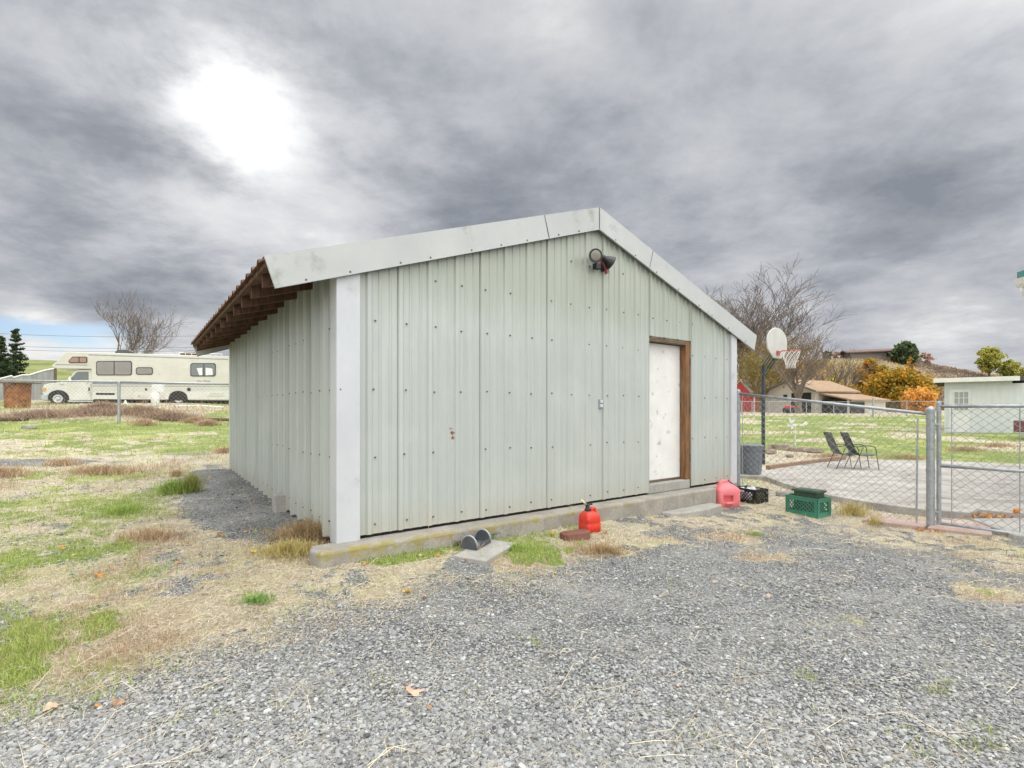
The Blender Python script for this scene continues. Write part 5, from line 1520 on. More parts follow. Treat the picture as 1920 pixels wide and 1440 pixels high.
# things standing around the motorhome
def on_ground(px, Y): X = (px - 960) / F * Y; return X, Y, hz(X, Y)
X, Y, Z = on_ground(291, 27.0)
tk = empty('propane_tank', (X, Y, Z), 0, 'tall white propane tank standing in front of the motorhome', 'gas tank')
zt3 = H + (HZ - 735) / F * 27
mb = MB(); hgt = zt3 - Z; mb.lathe([(.12, 0), (.19, .04), (.19, hgt - .12), (.12, hgt - .03), (.03, hgt)], (0, 0, 0), 18); mb.build('cylinder', M['housewhite'], tk, smooth=True)
X, Y, Z = on_ground(294.5, 27.6); zA = H + (HZ - 735) / F * 27.6; zB = H + (HZ - 720.5) / F * 27.6
wbx = empty('utility_box', (X, Y, Z), 0, 'white utility box on a short post behind the propane tank', 'utility box')
MB().box(-.29, .29, 0, .15, zA - Z, zB - Z).build('box', M['housewhite'], wbx, bevel=.01)
MB().box(-.05, .05, .03, .13, -.1, zA - Z).build('post', M['whitewood'], wbx)
mb = MB(); a = at(330, 752.5, 26); b = at(372, 750, 26.6); c2 = at(420, 753, 27)
for p in (): pass
mb.tube([(a[0], a[1], hz(a[0], a[1]) + .08), (b[0], b[1], hz(b[0], b[1]) + .16), (c2[0], c2[1], hz(c2[0], c2[1]) + .08)], .035, 8)
tag(mb.build('white_pipe', M['housewhite']), 'long white pipe lying on the grass beside the rear wheel', 'pipe')
X, Y, Z = on_ground(235, 27.4)
fp = empty('ball_hitch', (X, Y, Z), 0, 'small white cone on a stub by the motorhome side', 'cone')
MB().lathe([(.10, .08), (.06, .2), (.02, .3)], (0, 0, 0), 12).build('cone', M['housewhite'], fp); MB().lathe([(.03, -.05), (.03, .08)], (0, 0, 0), 8).build('stub', M['galv'], fp)

# rusty bin with a board on top
Yb = 23.2; X = (33 - 960) / F * Yb; Z = hz(X, Yb); zt4 = H + (HZ - 719) / F * Yb
M['rust'] = mat('rusty_orange_steel', (.20, .07, .025), (.40, .17, .05), 4, .7, c3=(.10, .045, .03), sc3=2.5, lo3=.5, hi3=.6)
rb = empty('rusty_barrel', (X, Yb, Z), 0, 'rusty orange burn barrel with a board on top at the far left', 'barrel')
hb = zt4 - Z
mb = MB(); mb.lathe([(.43, -.1), (.45, .25), (.455, .27), (.45, .29), (.46, hb * .62), (.475, hb * .64), (.46, hb * .66), (.47, hb)], (0, 0, 0), 24); mb.build('body', M['rust'], rb)
MB().box(-.72, .66, -.5, .5, hb + .003, hb + .05).build('board', M['header'], rb)

# sheet metal wall left of the motorhome
def gm(px, Y): return (px - 960) / F * Y
M['greysheet'] = mat('dull_grey_sheet', (.24, .25, .25), (.33, .34, .33), 2, .6, stretch=(4, 4, .4), c3=(.20, .19, .17), sc3=2)
wallp = [(-35, 712, 31), (0, 711, 31.5), (22, 705.5, 31.7), (26, 708.5, 31.8), (42, 704, 32), (55, 704, 32.2), (70, 699, 32.5), (85, 695, 32.8), (101, 692, 33.2)]
sw = empty('sheet_metal_wall', (0, 0, 0), 0, 'grey sheet metal windbreak with a wavy rising top left of the motorhome', 'wall')
for k in range(len(wallp) - 1):
    (p0, y0, D0), (p1, y1, D1) = wallp[k], wallp[k + 1]
    A0 = (gm(p0, D0), D0); A1 = (gm(p1, D1), D1); dx_, dy_ = A1[0] - A0[0], A1[1] - A0[1]
    P = [(A0[0], A0[1], 1.4), (A1[0], A1[1], 1.4), (A1[0], A1[1], H + (HZ - y1) / F * D1), (A0[0], A0[1], H + (HZ - y0) / F * D0)]
    mb = MB(); mb.prism(P, (0, 0, 0), (0, .06, 0)); mb.build('panel', M['greysheet'], sw)
mb = MB(); mb.tube([(gm(p, D_), D_, H + (HZ - y) / F * D_ + .03) for p, y, D_ in wallp], .05, 6); mb.build('top_edge', M['housewhite'], sw)
mb = MB(); x = gm(103, 33.3); mb.box(x - .08, x + .08, 33.2, 33.36, 1.4, H + (HZ - 690) / F * 33.3); mb.build('end_post', M['header'], sw)

# dark timber lying along the bank
for k, (p0, y0, p1, y1, lab) in enumerate([(-60, 790, 52, 789, 'dark weathered timber on the bank at the far left'), (300, 789, 432, 790, 'dark weathered timber in the weeds below the motorhome')]):
    a = ground_at(p0, y0); b = ground_at(p1, y1)
    mb = MB(); mb.tube([(a[0], a[1], a[2] + .05), ((a[0] + b[0]) / 2, (a[1] + b[1]) / 2, (a[2] + b[2]) / 2 + .06), (b[0], b[1], b[2] + .05)], .08, 6)
    tag(mb.build('timber', M['oldwood']), lab, 'timber', 'timbers along the left bank')

# power lines
for k, (y0, y1, lab) in enumerate([(615, 625, 'upper thin power line crossing the blue gap at left'), (638, 646, 'middle thin power line above the conifers'), (645, 652, 'lowest thin power line above the motorhome')]):
    a = at(-200, y0 - 3, 110); b = at(420, y1 + 3, 125)
    pts = [(a[0] + (b[0] - a[0]) * f, a[1] + (b[1] - a[1]) * f, a[2] + (b[2] - a[2]) * f - 1.2 * 4 * f * (1 - f)) for f in np.linspace(0, 1, 14)]
    mb = MB(); mb.tube(pts, .035, 5); tag(mb.build('power_line', M['navy']), lab, 'power line', 'power lines at left')

# ================================================================== vegetation
def bark(name, a, b): return mat(name, a, b, 6, .9, bump=.3, stretch=(3, 3, .6))
M['barkgrey'] = bark('grey_brown_bark', (.13, .10, .08), (.22, .175, .14))
M['barkmoss'] = bark('mossy_brown_bark', (.15, .11, .05), (.26, .20, .09))
M['twigs'] = bark('grey_mauve_twigs', (.12, .095, .085), (.20, .16, .145))
M['leafcol'] = attrmat('leaf_faces', .8, .3)


def grow(rr, base, trunk_h, height_, spread, r0, lean=(0, 0), nlimb=6, levels=5, up=.55, twig_r=.012, fork=3, wig=.25, start=.3):
    """bare branching skeleton -> segments, radii, levels"""
    segs, rad, lev, tips = [], [], [], []
    def branch(p, d_, L, r, lv):
        n = max(2, 5 - lv // 2); pts = [p]; dd = d_.copy()
        for i in range(n):
            dd = (dd + Vector((rr.gauss(0, wig * .5), rr.gauss(0, wig * .5), rr.gauss(0, wig * .3) + up * .14))).normalized()
            q = pts[-1] + dd * (L / n); ra_ = r * (1 - .45 * i / n); rb_ = r * (1 - .45 * (i + 1) / n)
            segs.append((tuple(pts[-1]), tuple(q))); rad.append((max(ra_, twig_r * .8), max(rb_, twig_r * .7))); lev.append(lv); pts.append(q)
            if lv < levels and i >= (1 if lv else 0):
                for _ in range(fork if lv < 3 else (2 if rr.random() < .7 else 1)):
                    if rr.random() < .80:
                        ax = Vector((rr.gauss(0, 1), rr.gauss(0, 1), rr.gauss(0, .5) + .2)).normalized()
                        nd = (dd * .9 + ax * rr.uniform(.45, .9)).normalized()
                        branch(q, nd, L * rr.uniform(.45, .72), rb_ * rr.uniform(.45, .65), lv + 1)
        if lv >= levels - 1: tips.append(pts[-1])
    b = Vector(base); top = b + Vector((lean[0], lean[1], trunk_h))
    segs.append((tuple(b - Vector((0, 0, .4))), tuple(b + (top - b) * .5))); rad.append((r0 * 1.15, r0 * .95)); lev.append(0)
    segs.append((tuple(b + (top - b) * .5), tuple(top))); rad.append((r0 * .95, r0 * .85)); lev.append(0)
    for k in range(nlimb):
        a = 2 * math.pi * k / nlimb + rr.uniform(-.4, .4); s_ = spread * rr.uniform(.7, 1.1)
        st_ = b + (top - b) * rr.uniform(.75, 1.0)
        d_ = Vector((math.cos(a) * s_, math.sin(a) * s_, 1)).normalized()
        branch(st_, d_, (height_ - trunk_h) * rr.uniform(.62, .80), r0 * rr.uniform(.38, .55), 1)
    return segs, rad, lev, tips


def fit(segs, base, topz, wx=1.0):
    """scale the crown so it reaches topz"""
    zs_ = sorted(s_[1][2] for s_ in segs); m = zs_[int(len(zs_) * .9985)]; k = (topz - base[2]) / (m - base[2])
    f = lambda p: (base[0] + (p[0] - base[0]) * k * wx, base[1] + (p[1] - base[1]) * k, base[2] + (p[2] - base[2]) * k)
    return [(f(a), f(b)) for a, b in segs], k


def bare_tree(name, px, Y, top_py, label, seed, m=None, group=None, leafy=None, budget=9000, wx=1.0, **kw):
    rr = random.Random(seed); X = (px - 960) / F * Y
    z = hz(X, Y) if Y < 80 else max(hz(X, Y), float(fz_right(np.array([X]), np.array([Y]))[0]) if X > 0 else float(fz_left(np.array([X]), np.array([Y]))[0]))
    topz = H + (HZ - top_py) / F * Y; base = (X, Y, z - .1)
    hh_ = topz - z
    kw = dict(kw); args = dict(trunk_h=hh_ * .25, height_=hh_, spread=.8, r0=hh_ * .035, nlimb=6, levels=4, twig_r=.012 * Y / 40)
    args.update(kw)
    segs, rad, lev, tips = grow(rr, base, **args)
    segs, k = fit(segs, base, topz, wx)
    t = empty(name, base, 0, label, 'tree', group)
    tr = [i for i, l in enumerate(lev) if l <= 1]; cr = [i for i, l in enumerate(lev) if l > 1]
    if len(cr) > budget: cr = rr.sample(cr, budget)
    loc = lambda s_: tuple((a[0] - base[0], a[1] - base[1], a[2] - base[2]) for a in s_)
    segmesh('trunk', [loc(segs[i]) for i in tr], M['barkmoss'] if name == 'bare_tree' and Y > 70 else (m or M['barkgrey']), t, 7, [rad[i] for i in tr])
    if leafy is None: segmesh('crown', [loc(segs[i]) for i in cr], m or M['barkgrey'], t, 3, [rad[i] for i in cr])
    else:
        segmesh('branches', [loc(segs[i]) for i in cr], m or M['barkgrey'], t, 3, [rad[i] for i in cr])
        cols, n, size, spreadk = leafy
        P = np.array([loc(segs[i])[1] for i in cr]); sel = np.random.default_rng(seed).integers(0, len(P), n)
        leaf_cloud('crown', P[sel] + np.random.default_rng(seed + 1).normal(0, spreadk, (n, 3)), size, cols, t, seed)
    return t


def leaf_cloud(name, C_, size, cols, parent, seed, squash=1.0, kind=None):
    g_ = np.random.default_rng(seed); n = len(C_)
    a = g_.normal(size=(n, 3)); a /= np.linalg.norm(a, axis=1, keepdims=True); b = np.cross(a, g_.normal(size=(n, 3))); b /= np.linalg.norm(b, axis=1, keepdims=True)
    s1 = size * g_.uniform(.6, 1.4, (n, 1)); s2 = s1 * g_.uniform(.35, .7, (n, 1))
    V = np.stack([C_ - a * s1, C_ + b * s2, C_ + a * s1, C_ - b * s2], 1).reshape(-1, 3)
    cols = np.array(cols); cc = cols[g_.integers(0, len(cols), n)] * g_.uniform(.75, 1.25, (n, 1))
    return bignp(name, V, np.arange(n * 4).reshape(-1, 4), 4, M['leafcol'], kind, {'col': np.repeat(cc, 4, 0)}, parent=parent)


def clump_tree(name, px, Y, top_py, width_px, label, seed, cols, n=5000, size=None, bot=.25, base_py=None, ground=None, group=None, trunk=True, cat='tree', holes=.45, shape='round', bark_=None, nc=26):
    """trunk, limbs and a crown of leaf clumps with gaps"""
    nc = int(nc * 1.9); g_ = np.random.default_rng(seed); rr = random.Random(seed); X = (px - 960) / F * Y
    if ground is not None: z = ground
    elif base_py is not None: z = H + (HZ - base_py) / F * Y
    else: z = hz(X, Y)
    topz = H + (HZ - top_py) / F * Y; h_ = topz - z; w_ = width_px / F * Y / 2
    t = empty(name, (X, Y, z), 0, label, cat, group)
    size = size or w_ * .07
    cz = []; 
    for k in range(nc):
        f = (k + .5) / nc; zz_ = h_ * (bot + (1 - bot) * f * .92)
        if shape == 'cone': rad_ = w_ * (1 - f) ** .8 * 1.0
        else: rad_ = w_ * math.sqrt(max(.02, 1 - (2 * f - 1) ** 2)) * .78
        a = g_.uniform(0, 6.28); q = rad_ * math.sqrt(g_.uniform(.15, 1))
        cz.append((q * math.cos(a), q * math.sin(a), zz_, w_ * g_.uniform(.14, .30)))
    cz = np.array(cz); sel = g_.integers(0, nc, n); d_ = g_.normal(size=(n, 3)); d_ /= np.linalg.norm(d_, axis=1, keepdims=True); rr_ = np.abs(g_.normal(.75, .35, (n, 1)))
    C_ = cz[sel, :3] + d_ * rr_ * cz[sel, 3:4] * np.array([[1, 1, .8]])
    C_ = C_[C_[:, 2] > 0.02 * h_]
    # light and dark clumps: each clump has its own hue
    hue = g_.integers(0, len(cols), nc)
    g2 = np.random.default_rng(seed + 3); n2 = len(C_)
    cc = np.array(cols)[np.where(g2.random(n2) < .65, hue[sel[:n2]], g2.integers(0, len(cols), n2))] * g2.uniform(.9, 1.7, (n2, 1))
    a = g2.normal(size=(n2, 3)); a /= np.linalg.norm(a, axis=1, keepdims=True); b = np.cross(a, g2.normal(size=(n2, 3))); b /= np.linalg.norm(b, axis=1, keepdims=True)
    s1 = size * g2.uniform(.6, 1.4, (n2, 1)); s2 = s1 * .55
    V = np.stack([C_ - a * s1, C_ + b * s2, C_ + a * s1, C_ - b * s2], 1).reshape(-1, 3)
    bignp('crown', V, np.arange(n2 * 4).reshape(-1, 4), 4, M['leafcol'], None, {'col': np.repeat(cc, 4, 0)}, parent=t)
    if trunk:
        segs, rad = [((0, 0, -.5), (0, 0, h_ * (bot + .15))), ((0, 0, h_ * (bot + .15)), (0, 0, h_ * .85))], [(h_ * .035, h_ * .025), (h_ * .025, h_ * .006)]
        for k in range(0, nc, 2):
            z0 = max(h_ * bot * .6, cz[k][2] - h_ * .2); segs.append(((0, 0, z0), tuple(cz[k][:3]))); rad.append((h_ * .012, h_ * .004))
        segmesh('trunk', segs, bark_ or M['barkgrey'], t, 6, rad)
    return t


def conifer(px, Y, top_py, width_px, label, seed):
    g_ = np.random.default_rng(seed); X = (px - 960) / F * Y; z = hz(X, Y); h_ = H + (HZ - top_py) / F * Y - z; w_ = width_px / F * Y / 2
    t = empty('conifer', (X, Y, z), 0, label, 'tree', 'dark conifers at left'); P = []; segs = [((0, 0, -.5), (0, 0, h_ * .97))]; rad = [(h_ * .022, .02)]
    for k in range(115):
        f = g_.uniform(.10, 1.0); L_ = w_ * ((1 - f) ** .75 * g_.uniform(.55, 1.15) + .06); a = g_.uniform(0, 6.283); n = int(30 + 110 * L_ / w_)
        u = g_.random(n) ** .7; up_ = L_ * .25
        q = np.stack([np.cos(a) * L_ * u, np.sin(a) * L_ * u, f * h_ + up_ * (u ** 2) - .12 * L_ * u], 1) + g_.normal(0, .07 + .10 * L_ * .5, (n, 3)) * np.array([[1, 1, .55]])
        P.append(q); segs.append(((0, 0, f * h_), (math.cos(a) * L_ * .85, math.sin(a) * L_ * .85, f * h_ + up_ * .6))); rad.append((.03, .012))
    leaf_cloud('crown', np.concatenate(P), .12, [(.04, .065, .03), (.065, .10, .05), (.10, .14, .07), (.03, .05, .025)], t, seed)
    segmesh('trunk', segs, M['barkgrey'], t, 5, rad)


# the big bare tree behind the shed
bare_tree('bare_tree', 1390, 76, 520, 'big spreading bare tree behind the right end of the shed', 12, M['twigs'], trunk_h=3.6, spread=.72, nlimb=11, r0=.55, levels=5, fork=2, up=.42, wig=.20, twig_r=.029, budget=45000, wx=1.25)
bare_tree('bare_tree', 1497, 52, 598, 'medium bare tree with reddish buds behind the basketball net', 23, M['barkgrey'], spread=.7, nlimb=6, levels=4, fork=2, twig_r=.018, budget=9000, leafy=([(.20, .10, .055), (.26, .15, .08)], 900, .05, .25))
bare_tree('bare_tree', 228, 45, 548, 'bare tree with drooping twigs behind the motorhome roof', 8, mat('pinkish_bark', (.13, .10, .085), (.22, .17, .145), 6, .9), trunk_h=2.4, spread=.50, nlimb=3, r0=.17, levels=4, fork=3, up=.62, wig=.30, twig_r=.013, wx=.74, budget=6000, leafy=([(.16, .10, .07), (.22, .15, .10)], 500, .045, .10))
# conifers at the far left
PINE = [(.02, .04, .018), (.035, .06, .03), (.05, .08, .035), (.015, .03, .016)]
conifer(30, 60, 617, 50, 'dark conifer further right of the pair at the far left', 31)
conifer(2, 56, 632, 48, 'dark conifer cut by the left edge of the photo', 32)
# autumn trees
ORG = [(.50, .28, .06), (.42, .20, .035), (.30, .20, .04), (.62, .32, .05), (.24, .18, .035)]
GRG = [(.30, .20, .03), (.22, .19, .03), (.14, .14, .03), (.42, .23, .03), (.50, .25, .03)]
BRB = [(.20, .13, .09), (.28, .19, .13), (.34, .25, .17), (.15, .10, .08)]
clump_tree('autumn_tree', 1690, 66, 694, 125, 'broad green and orange autumn tree left of the garden shed', 41, GRG, 13000, .20, bot=.12, nc=40)
clump_tree('autumn_tree', 1632, 78, 672, 62, 'bright orange autumn tree above the garage roof', 42, ORG, 6000, .20, bot=.35, nc=24)
clump_tree('autumn_shrub', 1723, 58, 728, 70, 'pale orange autumn bush between the broad autumn tree and garden shed', 43, [(.62, .34, .08), (.60, .28, .05), (.50, .30, .10)], 4000, .13, bot=.1, nc=16, cat='shrub')
clump_tree('autumn_shrub', 1562, 75, 706, 60, 'yellow green shrub behind the garage roof ridge', 44, [(.40, .34, .04), (.30, .28, .05), (.45, .36, .07)], 3500, .15, bot=.1, nc=14, cat='shrub')
clump_tree('autumn_shrub', 1600, 70, 722, 55, 'olive shrub beside the garage lean-to roof', 45, [(.26, .20, .05), (.34, .24, .06)], 3000, .15, bot=.1, nc=14, cat='shrub')
clump_tree('autumn_shrub', 1722, 72, 690, 30, 'greyish bare bush above the pale orange bush', 46, BRB, 1600, .13, bot=.1, nc=10, cat='shrub')
bare_tree('bare_tree', 1545, 70, 650, 'dark bare tree standing on the slope behind the garage chimney', 47, M['barkgrey'], spread=.9, nlimb=6, levels=3, fork=2, twig_r=.03)
bare_tree('bare_tree', 1585, 78, 668, 'grey bare tree between garage ridge and orange tree', 48, M['barkgrey'], spread=.9, nlimb=6, levels=3, fork=2, twig_r=.03)
bare_tree('bare_tree', 1455, 66, 620, 'brown bare tree between the backboard and the garage gable', 49, M['barkmoss'], spread=.9, nlimb=6, levels=4, fork=2, twig_r=.03, leafy=([(.34, .20, .07), (.28, .16, .06), (.20, .17, .05)], 2500, .12, .4))
bare_tree('bare_tree', 1425, 60, 640, 'olive tinted bare tree just right of the shed eave', 50, M['barkmoss'], spread=.9, nlimb=6, levels=4, fork=2, twig_r=.03, leafy=([(.30, .22, .06), (.22, .19, .05)], 2200, .11, .4))
# hill top trees
def hg(px, Y): X = (px - 960) / F * Y; return float(fz_right(np.array([X]), np.array([Y]))[0])
clump_tree('pine_tree', 1697, 160, 641, 46, 'round dark green pine on the hill crest', 61, [(.08, .11, .05), (.12, .15, .07), (.055, .08, .04)], 6000, .5, bot=.1, ground=hg(1697, 160) - .6, nc=30)
YG = [(.36, .34, .07), (.28, .29, .07), (.42, .37, .10), (.22, .24, .06)]
clump_tree('yellow_tree', 1855, 150, 652, 48, 'taller yellow green tree on the hill crest at right', 62, YG, 4200, .38, bot=.3, ground=hg(1855, 150) - .4, group='yellow green trees on the hill', nc=28)
clump_tree('yellow_tree', 1893, 148, 675, 36, 'shorter yellow green tree right of the taller one', 63, YG, 2600, .36, bot=.3, ground=hg(1893, 148) - .4, group='yellow green trees on the hill', nc=22)
clump_tree('yellow_tree', 1921, 150, 688, 22, 'yellow green tree cut by the right edge of the photo', 64, YG, 1500, .36, bot=.3, ground=hg(1921, 150) - .4, group='yellow green trees on the hill', nc=14)
PNK = [(.36, .22, .16), (.30, .19, .14), (.42, .27, .20)]
for k, (px, tp, w, Y_, lab) in enumerate([(1568, 659, 16, 172, 'pinkish bare tree left of the hill house, nearer the big bare tree'), (1583, 660, 16, 174, 'middle pinkish bare tree left of the hill house'), (1600, 657, 22, 176, 'pinkish bare tree just above the hill house roof'), (1735, 661, 30, 165, 'bare rosy tree right of the round pine on the crest'), (1550, 658, 20, 165, 'small dark conifer at the left end of the crest')]):
    clump_tree('hill_tree', px, Y_, tp, w, lab, 70 + k, PNK if k < 4 else PINE, 900, .28, bot=.15, ground=hg(px, Y_) - .5, nc=12)
clump_tree('autumn_shrub', 1706, 150, 667, 14, 'small orange shrub at the foot of the round pine', 77, ORG, 700, .3, bot=.05, ground=hg(1706, 150) - .4, nc=8, cat='shrub')

# hillside brush: one uncountable mass
g_ = np.random.default_rng(5); N = 110000
pxs = g_.uniform(1330, 2150, N); Ys = g_.uniform(78, 168, N); Xs = (pxs - 960) / F * Ys
dens = vnoise(Xs, Ys, .06, 81, 4); keep = (dens > .40) | (g_.random(N) < .22); Xs, Ys, pxs = Xs[keep], Ys[keep], pxs[keep]; dens = dens[keep]; n = len(Xs)
Zs = np.maximum(fz_right(Xs, Ys), hbase(Xs, Ys)) + np.minimum(np.abs(g_.normal(0, 1, n)), 1.25) * (.5 + 2.4 * sstep(dens, .45, .62)) * (1 - .72 * sstep(Ys, 118, 158))
hue = vnoise(Xs, Ys, .045, 82, 3) + g_.normal(0, .05, n)
pal = np.array([(.28, .21, .17), (.38, .29, .22), (.27, .20, .16), (.50, .33, .18), (.60, .36, .10), (.46, .39, .23)])
ci = np.clip(((hue - .3) / .4 * 6).astype(int), 0, 5); cc = pal[ci] * g_.uniform(.7, 1.3, (n, 1))
a = g_.normal(size=(n, 3)); a[:, 2] = np.abs(a[:, 2]) + .6; a /= np.linalg.norm(a, axis=1, keepdims=True); b = np.cross(a, g_.normal(size=(n, 3))); b /= np.linalg.norm(b, axis=1, keepdims=True)
s1 = g_.uniform(.25, .6, (n, 1)); s2 = s1 * .28; C_ = np.stack([Xs, Ys, Zs], 1)
V = np.stack([C_ - a * s1, C_ + b * s2, C_ + a * s1, C_ - b * s2], 1).reshape(-1, 3)
bignp('hillside_brush', V, np.arange(n * 4).reshape(-1, 4), 4, M['leafcol'], 'stuff', {'col': np.repeat(cc, 4, 0)})

# ================================================================== ground cover
def in_shed(x, y, m=.0):
    dx_ = x + 1.595; dy_ = y - 4.716; c_, s_ = SF.c, SF.s
    lx = dx_ * c_ + dy_ * s_; ly = -dx_ * s_ + dy_ * c_
    return ((lx > -.02 - m) & (lx < W + .02 + m) & (ly > -.02 - m) & (ly < D + m)) | ((lx > -.24) & (lx < W + .1) & (ly > -.15) & (ly < .1))
def in_patio(x, y): return ((x > 5.4) & (y > 8.0) & (y < 13.2) & (x < 17)) | ((x > 6.1) & (y > 7.2) & (y < 13) & (x < 17)) | ((x > 8) & (y > 7.2) & (y < 14.2) & (x < 12)) | ((x > 6.3) & (y > 5.6) & (y < 7.3) & (x < 9.2))


def scatter(n, seed, pxr=(-260, 2180), vr=(4, 800), pw=1.0):
    """points spread evenly over what a viewer near the camera sees, plus a ring outside"""
    g_ = np.random.default_rng(seed)
    px = g_.uniform(pxr[0], pxr[1], n); v_ = vr[0] + (vr[1] - vr[0]) * g_.random(n) ** pw
    Y_ = H * F / v_ * 1.0; X_ = (px - 960) / F * Y_
    return X_, Y_, g_


def blades(name, X_, Y_, g_, hgt, wid, lean, c0, c1, flat=False, lift=0.0, kind='stuff', parent=None):
    n = len(X_); Z_ = height(X_, Y_)
    az_ = g_.uniform(0, 2 * math.pi, n); h_ = hgt * g_.uniform(.5, 1.4, n)
    wv = np.maximum(wid * g_.uniform(.7, 1.3, n), Y_ * .00042)
    dirx, diry = np.cos(az_), np.sin(az_)
    ln = lean * g_.uniform(.4, 1.3, n)
    if flat: rise = h_ * g_.uniform(-.02, .16, n); run = h_
    else: rise = h_ * np.cos(np.clip(ln, 0, 1.4)); run = h_ * np.sin(np.clip(ln, 0, 1.4))
    sxx, syy = -diry * wv, dirx * wv
    b0 = np.stack([X_, Y_, Z_ + lift - (0 if flat else .005)], 1)
    bend = g_.normal(0, .18, n) * run
    mid = b0 + np.stack([dirx * run * .45 - diry * bend, diry * run * .45 + dirx * bend, rise * (.62 if not flat else 1.0) + (0.004 if flat else 0)], 1)
    tip = b0 + np.stack([dirx * run, diry * run, rise * (1.0 if not flat else .3)], 1)
    side = np.stack([sxx, syy, np.zeros(n)], 1)
    up_ = np.stack([np.zeros(n), np.zeros(n), wv * .8], 1) if flat else 0
    V = np.stack([b0 - side, b0 + side + up_, mid + side * .8 + up_, mid - side * .8, tip + side * .25, tip - side * .25], 1).reshape(-1, 3)
    i = np.arange(n)[:, None] * 6
    Fc = np.concatenate([i + np.array([[0, 1, 2, 3]]), i + np.array([[3, 2, 4, 5]])], 1).reshape(-1, 4)
    t_ = g_.random((n, 1)); cc = np.array(c0)[None] * (1 - t_) + np.array(c1)[None] * t_; cc = cc * g_.uniform(.75, 1.2, (n, 1))
    return bignp(name, V, Fc, 4, M['leafcol'], kind, {'col': np.repeat(cc, 6, 0)}, parent=parent)


def pick(X_, Y_, g_, which, thr=.0, power=1.0, m=.0):
    gr, gv, br = zone_masks(X_, Y_)
    st_ = np.clip(1 - gr - gv, 0, 1)
    w = {'green': gr, 'straw': st_, 'gravel': gv, 'brown': br * np.clip(1 - gv, 0, 1) * (1 - .6 * gr)}[which] ** power
    ok = (g_.random(len(X_)) < np.clip(w, thr, 1)) & ~in_shed(X_, Y_) & ~in_patio(X_, Y_) & (np.hypot(X_, Y_) < 62)
    return X_[ok], Y_[ok]


# green grass
X_, Y_, g_ = scatter(420000, 101, vr=(12, 780)); X_, Y_ = pick(X_, Y_, g_, 'green', power=1.3)
blades('green_grass', X_, Y_, g_, np.interp(Y_, [2, 6, 15, 45], [.035, .05, .07, .12]), .0016, .7, (.24, .32, .06), (.50, .56, .18))
# straw lying about
X_, Y_, g_ = scatter(330000, 102, vr=(12, 780)); X_, Y_ = pick(X_, Y_, g_, 'straw', thr=.035)
blades('dry_straw', X_, Y_, g_, np.interp(Y_, [2, 6, 15, 45], [.055, .07, .10, .18]), .0011, .9, (.40, .32, .21), (.80, .72, .58), flat=True, lift=.004)
X_, Y_, g_ = scatter(110000, 103, vr=(12, 780)); X_, Y_ = pick(X_, Y_, g_, 'straw', thr=.004)
blades('dry_grass', X_, Y_, g_, np.interp(Y_, [2, 6, 15, 45], [.04, .05, .08, .14]), .0011, .95, (.42, .34, .21), (.72, .64, .46))
X_, Y_, g_ = scatter(1700, 104, vr=(150, 780)); X_, Y_ = pick(X_, Y_, g_, 'straw', thr=.22)
blades('long_straw', X_, Y_, g_, .26, .0013, .9, (.62, .50, .34), (.84, .75, .58), flat=True, lift=.012)
# reddish brown weeds
X_, Y_, g_ = scatter(170000, 105, vr=(12, 560)); X_, Y_ = pick(X_, Y_, g_, 'brown', power=1.5)
blades('brown_weeds', X_, Y_, g_, np.interp(Y_, [2, 6, 15, 25, 45], [.04, .07, .16, .30, .3]), .0013, .55, (.34, .22, .14), (.60, .44, .31))


def mound(name, label, px, py, rx, ry, hh_, n, c0, c1, seed, lean=.7, blade=.22, group=None, cat='weeds', wid=.0022):
    if name == 'brush_mound': hh_ *= .42; blade *= .62
    elif name in ('weed_clump', 'weed_heap', 'grass_tuft', 'lawn_weeds'): hh_ *= .6; blade *= .75; n = int(n * .62)
    """tangled heap of dead weeds / tuft"""
    g_ = np.random.default_rng(seed); X0, Y0, Z0 = ground_at(px, py)
    a = g_.uniform(0, 6.283, n); q = np.minimum(np.abs(g_.normal(0, .5, n)) + .12 * g_.random(n), 1.6); x = q * np.cos(a) * rx; y = q * np.sin(a) * ry
    z = height(X0 + x, Y0 + y) - Z0 + g_.random(n) * hh_ * np.maximum(0, 1 - q * q) * .8
    az_ = g_.uniform(0, 6.283, n); ln = g_.uniform(.1, lean * 2, n); L_ = blade * g_.uniform(.4, 1.2, n)
    d_ = np.stack([np.cos(az_) * np.sin(ln), np.sin(az_) * np.sin(ln), np.cos(ln)], 1); sd_ = np.stack([-np.sin(az_), np.cos(az_), np.zeros(n)], 1) * wid
    b0 = np.stack([x, y, z], 1); m_ = b0 + d_ * L_[:, None] * .55 + sd_ * g_.normal(0, 8, (n, 1)); t_ = b0 + d_ * L_[:, None] * np.array([[1, 1, .75]])
    V = np.stack([b0 - sd_, b0 + sd_, m_ + sd_ * .8, m_ - sd_ * .8, t_ + sd_ * .3, t_ - sd_ * .3], 1).reshape(-1, 3)
    i = np.arange(n)[:, None] * 6; Fc = np.concatenate([i + np.array([[0, 1, 2, 3]]), i + np.array([[3, 2, 4, 5]])], 1).reshape(-1, 4)
    k = g_.random((n, 1)); cc = (np.array(c0)[None] * (1 - k) + np.array(c1)[None] * k) * g_.uniform(.7, 1.25, (n, 1))
    o = bignp(name, V, Fc, 4, M['leafcol'], None, {'col': np.repeat(cc, 6, 0)}); o.location = (X0, Y0, Z0)
    return tag(o, label, cat, group)


